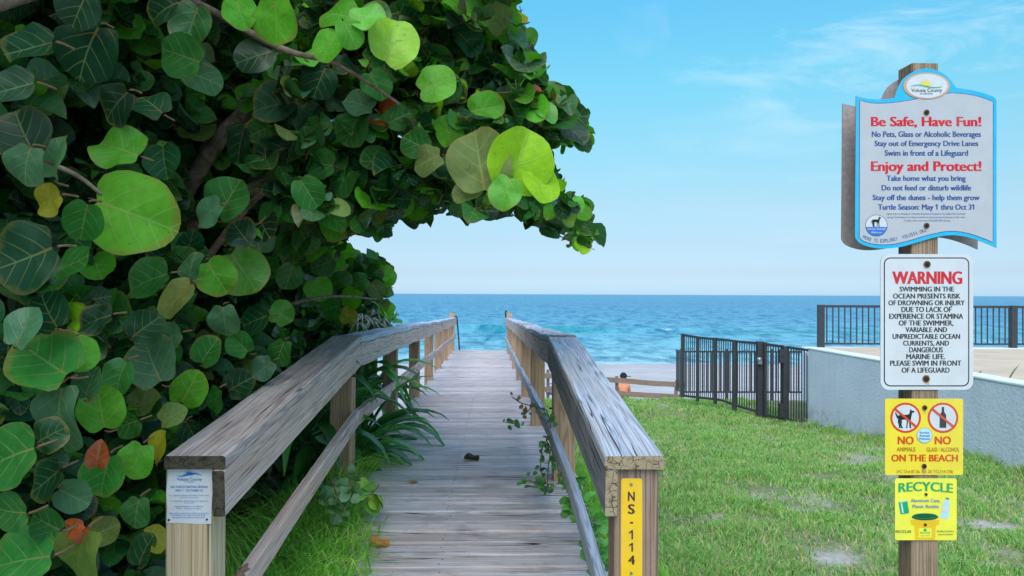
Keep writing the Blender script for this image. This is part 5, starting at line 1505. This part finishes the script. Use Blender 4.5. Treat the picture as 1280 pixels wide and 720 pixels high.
# ------------------------------------------------------------------ person sitting on the sand
M['skin'] = plain('sun_reddened_skin', (0.62, 0.24, 0.12), 0.55, 0.3, 0, 0.10, 9)
M['cloth_dark'] = plain('dark_shorts_cloth', (0.035, 0.045, 0.075), 0.9, 0.2, 0, 0.2, 30)
M['cap_cloth'] = plain('black_cap_cloth', (0.018, 0.020, 0.026), 0.85, 0.2, 0, 0.15, 40)
M['hair'] = plain('dark_hair', (0.05, 0.032, 0.022), 0.7, 0.3, 0, 0.3, 90)
HY = 25.2
hx = at(779.5, 500, HY).x
hz = at(779, 504.0, HY).z                        # seat on the sand
def hp_(x, y, z): return (hx + x, HY + y, hz + z * 1.1)
J = [hp_(0, 0, .10), hp_(0, .01, .24), hp_(0, .05, .40), hp_(0, .08, .52), hp_(0, .10, .61), hp_(.01, .12, .72), hp_(.015, .13, .80),
     hp_(-.17, .08, .53), hp_(-.22, .16, .30), hp_(-.14, .36, .32), hp_(-.10, .44, .33),
     hp_(.17, .08, .53), hp_(.23, .14, .30), hp_(.20, .34, .28), hp_(.16, .44, .30),
     hp_(-.10, .10, .10), hp_(-.16, .46, .36), hp_(-.13, .62, .06), hp_(-.13, .74, .04),
     hp_(.10, .10, .10), hp_(.17, .46, .34), hp_(.14, .64, .06), hp_(.14, .76, .04)]
E_ = [(0, 1), (1, 2), (2, 3), (3, 4), (4, 5), (5, 6), (3, 7), (7, 8), (8, 9), (9, 10), (3, 11), (11, 12), (12, 13), (13, 14), (0, 15), (15, 16), (16, 17), (17, 18), (0, 19), (19, 20), (20, 21), (21, 22)]
R_ = [(.17, .13), (.155, .12), (.17, .125), (.15, .11), .062, (.085, .10), .085, .068, .045, .036, .035, .068, .045, .036, .035, .10, .065, .045, .035, .10, .065, .045, .035]
me = skin_mesh(J, E_, R_)
person = link('person', me, M['skin'])
tag(person, 'person with bare reddened back and black cap sitting on the sand facing the sea', 'person')
hc_ = Vector(hp_(.015, .13, .79))
m = MB()
dome = []
for r in range(5):
    q = r / 4 * math.pi / 2
    dome.append([hc_ + Vector((.128 * math.cos(q) * math.cos(2 * math.pi * k / 14),   .138 * math.cos(q) * math.sin(2 * math.pi * k / 14), -.005 + .15 * math.sin(q))) for k in range(14)])
m.add([p for r in dome for p in r], [(r * 14 + k, r * 14 + (k + 1) % 14, (r + 1) * 14 + (k + 1) % 14, (r + 1) * 14 + k) for r in range(4) for k in range(14)], 0, True)
br = [hc_ + Vector((.09, dy, .012)) for dy in (-.075, -.03, .03, .075)] + [hc_ + Vector((.25, dy, -.005)) for dy in (.05, .018, -.018, -.05)]
m.add(br + [p + Vector((0, 0, .012)) for p in br], [(0, 1, 2, 3, 4, 5, 6, 7), (15, 14, 13, 12, 11, 10, 9, 8)] + [(k, (k + 1) % 8, 8 + (k + 1) % 8, 8 + k) for k in range(8)])
m.build('cap', [M['cap_cloth']], person)
m = MB(); m.tube([hc_ + Vector((-.005, -.012, -.06)), hc_ + Vector((-.004, -.014, -.01)), hc_ + Vector((0, -.008, .02))], [.085, .112, .118], 14); m.build('hair', [M['hair']], person)
sh = skin_mesh([hp_(0, -.01, .10), hp_(-.10, .10, .105), hp_(-.155, .42, .33), hp_(.10, .10, .105), hp_(.165, .42, .315), hp_(0, 0, .19)], [(0, 1), (1, 2), (0, 3), (3, 4), (0, 5)], [(.185, .145), .118, .085, .118, .085, (.165, .13)], 2)
link('shorts', sh, M['cloth_dark'], person)

# small blue bag on the sand behind the boardwalk rail
m = MB(); c = at(688.5, 486, 23.4)
m.board([c + Vector((-.14, 0, -.06)), c + Vector((.14, 0, -.06))], .16, .26, 6, .03, 4, (0, 0), chamfer=.05)
m.tube(spline([tuple(c + Vector((-.08, 0, .07))), tuple(c + Vector((0, 0, .17))), tuple(c + Vector((.08, 0, .07)))], 5), .012, 6)
tag(m.build('beach_bag', [plain('blue_fabric', (0.03, 0.12, 0.50), 0.8)]), 'small blue bag on the sand, seen between the right rail posts', 'bag')

# ------------------------------------------------------------------ creeper on the right lower rail
random.seed(12)
def small_leaf_plant(name, label, cat, stems, n_per, s0, s1, colours, base, up=.5, group=None):
    P, D, N, S, C = [], [], [], [], []
    root = empty(name, base, label, cat, group)
    m = MB()
    for st in stems:
        p = spline(st, 6); m.tube(p, [.004] * len(p), 5)
        for k in range(n_per):
            f = random.random() * (len(p) - 1.001); i = int(f)
            b = Vector(p[i]).lerp(Vector(p[i + 1]), f - i)
            d = Vector((random.gauss(0, .7), random.gauss(-.2, .7), random.gauss(-.1, .5))).normalized()
            P.append(tuple(b + d * random.uniform(.005, .03))); D.append(tuple(d)); N.append((random.gauss(0, .5), random.gauss(-.5, .4), random.gauss(up, .4))); S.append(random.uniform(s0, s1)); C.append(random.choice(colours))
    m.build('stem', [M['twig']], root)
    P, D, N, S, C = map(np.array, (P, D, N, S, C))
    w = np.arange(len(P)) % 4
    gr = [(TEMPL[q], P[w == q], D[w == q], N[w == q], S[w == q], C[w == q] * RNG.uniform(.75, 1.2, ((w == q).sum(), 1)), np.full((w == q).sum(), .2)) for q in range(4)]
    v, t_, q_, c_, u_ = leaves_mesh(gr)
    link('foliage', fast_mesh(v, [t_, q_], True, c_, u_), M['leaf'], root)
    return root
G1 = [(.03, .13, .045), (.045, .18, .05), (.06, .24, .06)]
A = lambda px, py, Y: tuple(at(px, py, Y))
small_leaf_plant('creeper', 'dark green creeper hanging over the warped lower rail onto the planks', 'plant',
    [[A(703, 592, 4.75), A(690, 560, 4.7), A(688, 530, 4.75), A(683, 512, 4.9)], [A(688, 545, 4.6), A(678, 560, 4.6), A(676, 585, 4.55), A(682, 602, 4.45)], [A(690, 552, 4.65), A(686, 580, 4.55), A(684, 606, 4.4)],
     [A(690, 606, 4.4), A(672, 603, 4.4), A(656, 601, 4.42)], [A(692, 612, 4.35), A(680, 608, 4.35), A(668, 608, 4.35)], [A(700, 600, 4.4), A(695, 575, 4.5), A(684, 552, 4.7)]],
    15, .024, .044, G1, A(695, 612, 4.45))
small_leaf_plant('creeper', 'reddish runner of creeper reaching over the planks by the right rail', 'plant',
    [[A(682, 512, 4.9), A(668, 508, 5.1), A(652, 504, 5.3), A(640, 496, 5.5)], [A(664, 508, 5.1), A(660, 514, 5.1), A(655, 512, 5.15)]], 9, .02, .045, [(.30, .10, .04), (.26, .15, .07), (.05, .18, .05)], A(682, 514, 4.9))
small_leaf_plant('creeper', 'sprig of tiny green leaves lying on the planks mid-way', 'plant', [[A(632, 528, 5.9), A(640, 529, 5.9), A(650, 530, 5.9)]], 12, .025, .045, G1, A(640, 531, 5.9))
small_leaf_plant('weed_plant', 'leafy weed growing behind the lower rail beside the near grey post', 'plant',
    [[A(715, 640, 3.9), A(712, 610, 4.0), A(708, 596, 4.1)], [A(730, 660, 3.7), A(722, 625, 3.9), A(718, 600, 4.0)], [A(745, 690, 3.4), A(738, 650, 3.6), A(728, 625, 3.8)], [A(750, 700, 3.3), A(746, 670, 3.4), A(742, 650, 3.5)]], 22, .035, .07, [(.05, .22, .05), (.08, .30, .06), (.12, .38, .08)], A(730, 665, 3.8))
small_leaf_plant('seedling', 'young plant with yellow-green leaves sprouting at the left edge of the planks', 'plant',
    [[A(452, 626, 4.15), A(464, 618, 4.1), A(474, 606, 4.1)], [A(455, 625, 4.1), A(445, 618, 4.1), A(438, 612, 4.1)]], 7, .06, .10, [(.10, .30, .04), (.22, .40, .05), (.06, .22, .06)], A(455, 627, 4.1))
small_leaf_plant('weed_plant', 'grey-green bushy weed at the foot of the second left post', 'plant',
    [[A(425, 640, 3.95), A(420, 615, 4.0), A(412, 598, 4.1)], [A(430, 640, 3.95), A(436, 612, 4.0), A(440, 600, 4.05)], [A(420, 640, 4.0), A(410, 625, 4.0), A(398, 610, 4.1)]], 11, .04, .07, [(.10, .22, .11), (.13, .27, .14), (.07, .18, .07)], A(424, 642, 3.95))

# ------------------------------------------------------------------ fallen leaves on the planks
def fallen(px, py, dia, ang, col, label, fold=.5):
    d0 = 3
    for _ in range(30):                          # where the ray meets the planks
        P = at(px, py, d0); d0 += ((EYE - deck_drop(d0)) - P.z) * -0.0 + (P.z - (EYE - deck_drop(d0))) * d0 / 1.3
    P = at(px, py, d0); s = dia / F * d0
    a = math.radians(ang)
    v, t_, q_, c_, u_ = leaves_mesh([(leaf_template(18, 3, fold, -.35, .10, .75, px * .1), np.array([[0, -s * .5, .008]]), np.array([[0., 1, 0]]), np.array([[0., 0, 1]]), np.array([s]), np.array([col]), np.array([.9]))])
    v = v @ np.array([[math.cos(a), math.sin(a), 0], [-math.sin(a), math.cos(a), 0], [0, 0, 1]])
    v[:, 2] -= v[:, 2].min() - .002
    o = link('fallen_leaf', fast_mesh(v, [t_, q_], True, c_, u_), M['leaf'])
    o.location = (P.x, P.y, EYE - deck_drop(P.y))
    tag(o, label, 'leaf', 'fallen leaves on the boardwalk')
fallen(473, 684, 27, 80, (.50, .17, .06), 'curled orange leaf on the planks beside the left grass', .8)
fallen(436, 706, 20, 120, (.30, .16, .08), 'brown dry leaf at the edge of the left grass', .5)
fallen(517, 604, 12, 100, (.36, .17, .10), 'small reddish leaf on the planks near the seedling', .6)
fallen(478, 561, 14, 70, (.55, .24, .08), 'orange leaf under the strap leaves at the left edge of the planks', .4)
fallen(590, 576, 20, 85, (.05, .045, .03), 'dark crumpled leaf in the middle of the planks', .9)
fallen(512, 532, 8, 40, (.45, .22, .12), 'tiny orange-brown leaf furthest along the planks', .5)

# ------------------------------------------------------------------ lizard on the left lower rail
ly = 2.63
def lowz(y): return EYE - deck_drop(y) + .455 + .001
def lz(t_, dx, dz): y = ly + t_; return (left_x(y) + .021 + dx, y, lowz(y) + dz)
LV = [lz(0, .0, .010), lz(.022, .002, .011), lz(.040, .004, .012), lz(.054, .007, .013), lz(-.018, .0, .010), lz(-.04, -.004, .007), lz(-.065, -.002, .005), lz(-.095, .004, .004),
      lz(.030, .017, .006), lz(.036, .022, .002), lz(.030, -.013, .006), lz(.038, -.019, .002), lz(-.012, .015, .006), lz(-.020, .021, .002), lz(-.012, -.015, .006), lz(-.022, -.020, .002)]
LE = [(0, 1), (1, 2), (2, 3), (0, 4), (4, 5), (5, 6), (6, 7), (1, 8), (8, 9), (1, 10), (10, 11), (4, 12), (12, 13), (4, 14), (14, 15)]
liz = link('lizard', skin_mesh(LV, LE, [.0085, .0075, .0065, .004, .0075, .0045, .003, .0012, .003, .002, .003, .002, .0034, .002, .0034, .002], 2), plain('brown_lizard_skin', (0.22, 0.13, 0.085), 0.6, 0.3, 0, 0.35, 160))
tag(liz, 'small brown lizard clinging to the top of the left lower rail', 'lizard')

# ------------------------------------------------------------------ spiky plants on the sand terrace
def spiky(px, py, Y, n, L, label):
    V, F4, C = [], [], []
    b = at(px, py, Y); b.z = terr(b.x, b.y) - .02
    for k in range(n):
        a = random.uniform(0, 6.28); el = random.uniform(.9, 1.45)
        strap_leaf(V, F4, C, b, (math.cos(a) * math.cos(el), math.sin(a) * math.cos(el), math.sin(el)), L * random.uniform(.7, 1.1), .03, .25, (.16, .20, .06))
    C = np.array(C)
    tag(link('spiky_plant', fast_mesh(np.array(V), [np.array(F4)], True, C, np.zeros((len(V), 3))), M['strap']), label, 'plant', 'plants on the sand terrace')
spiky(1222, 462, 7.4, 3, .15, 'low spiky plant on the sand terrace beside the WARNING sign')
spiky(1257, 462, 7.2, 1, .30, 'tall thin spiky plant on the sand terrace')
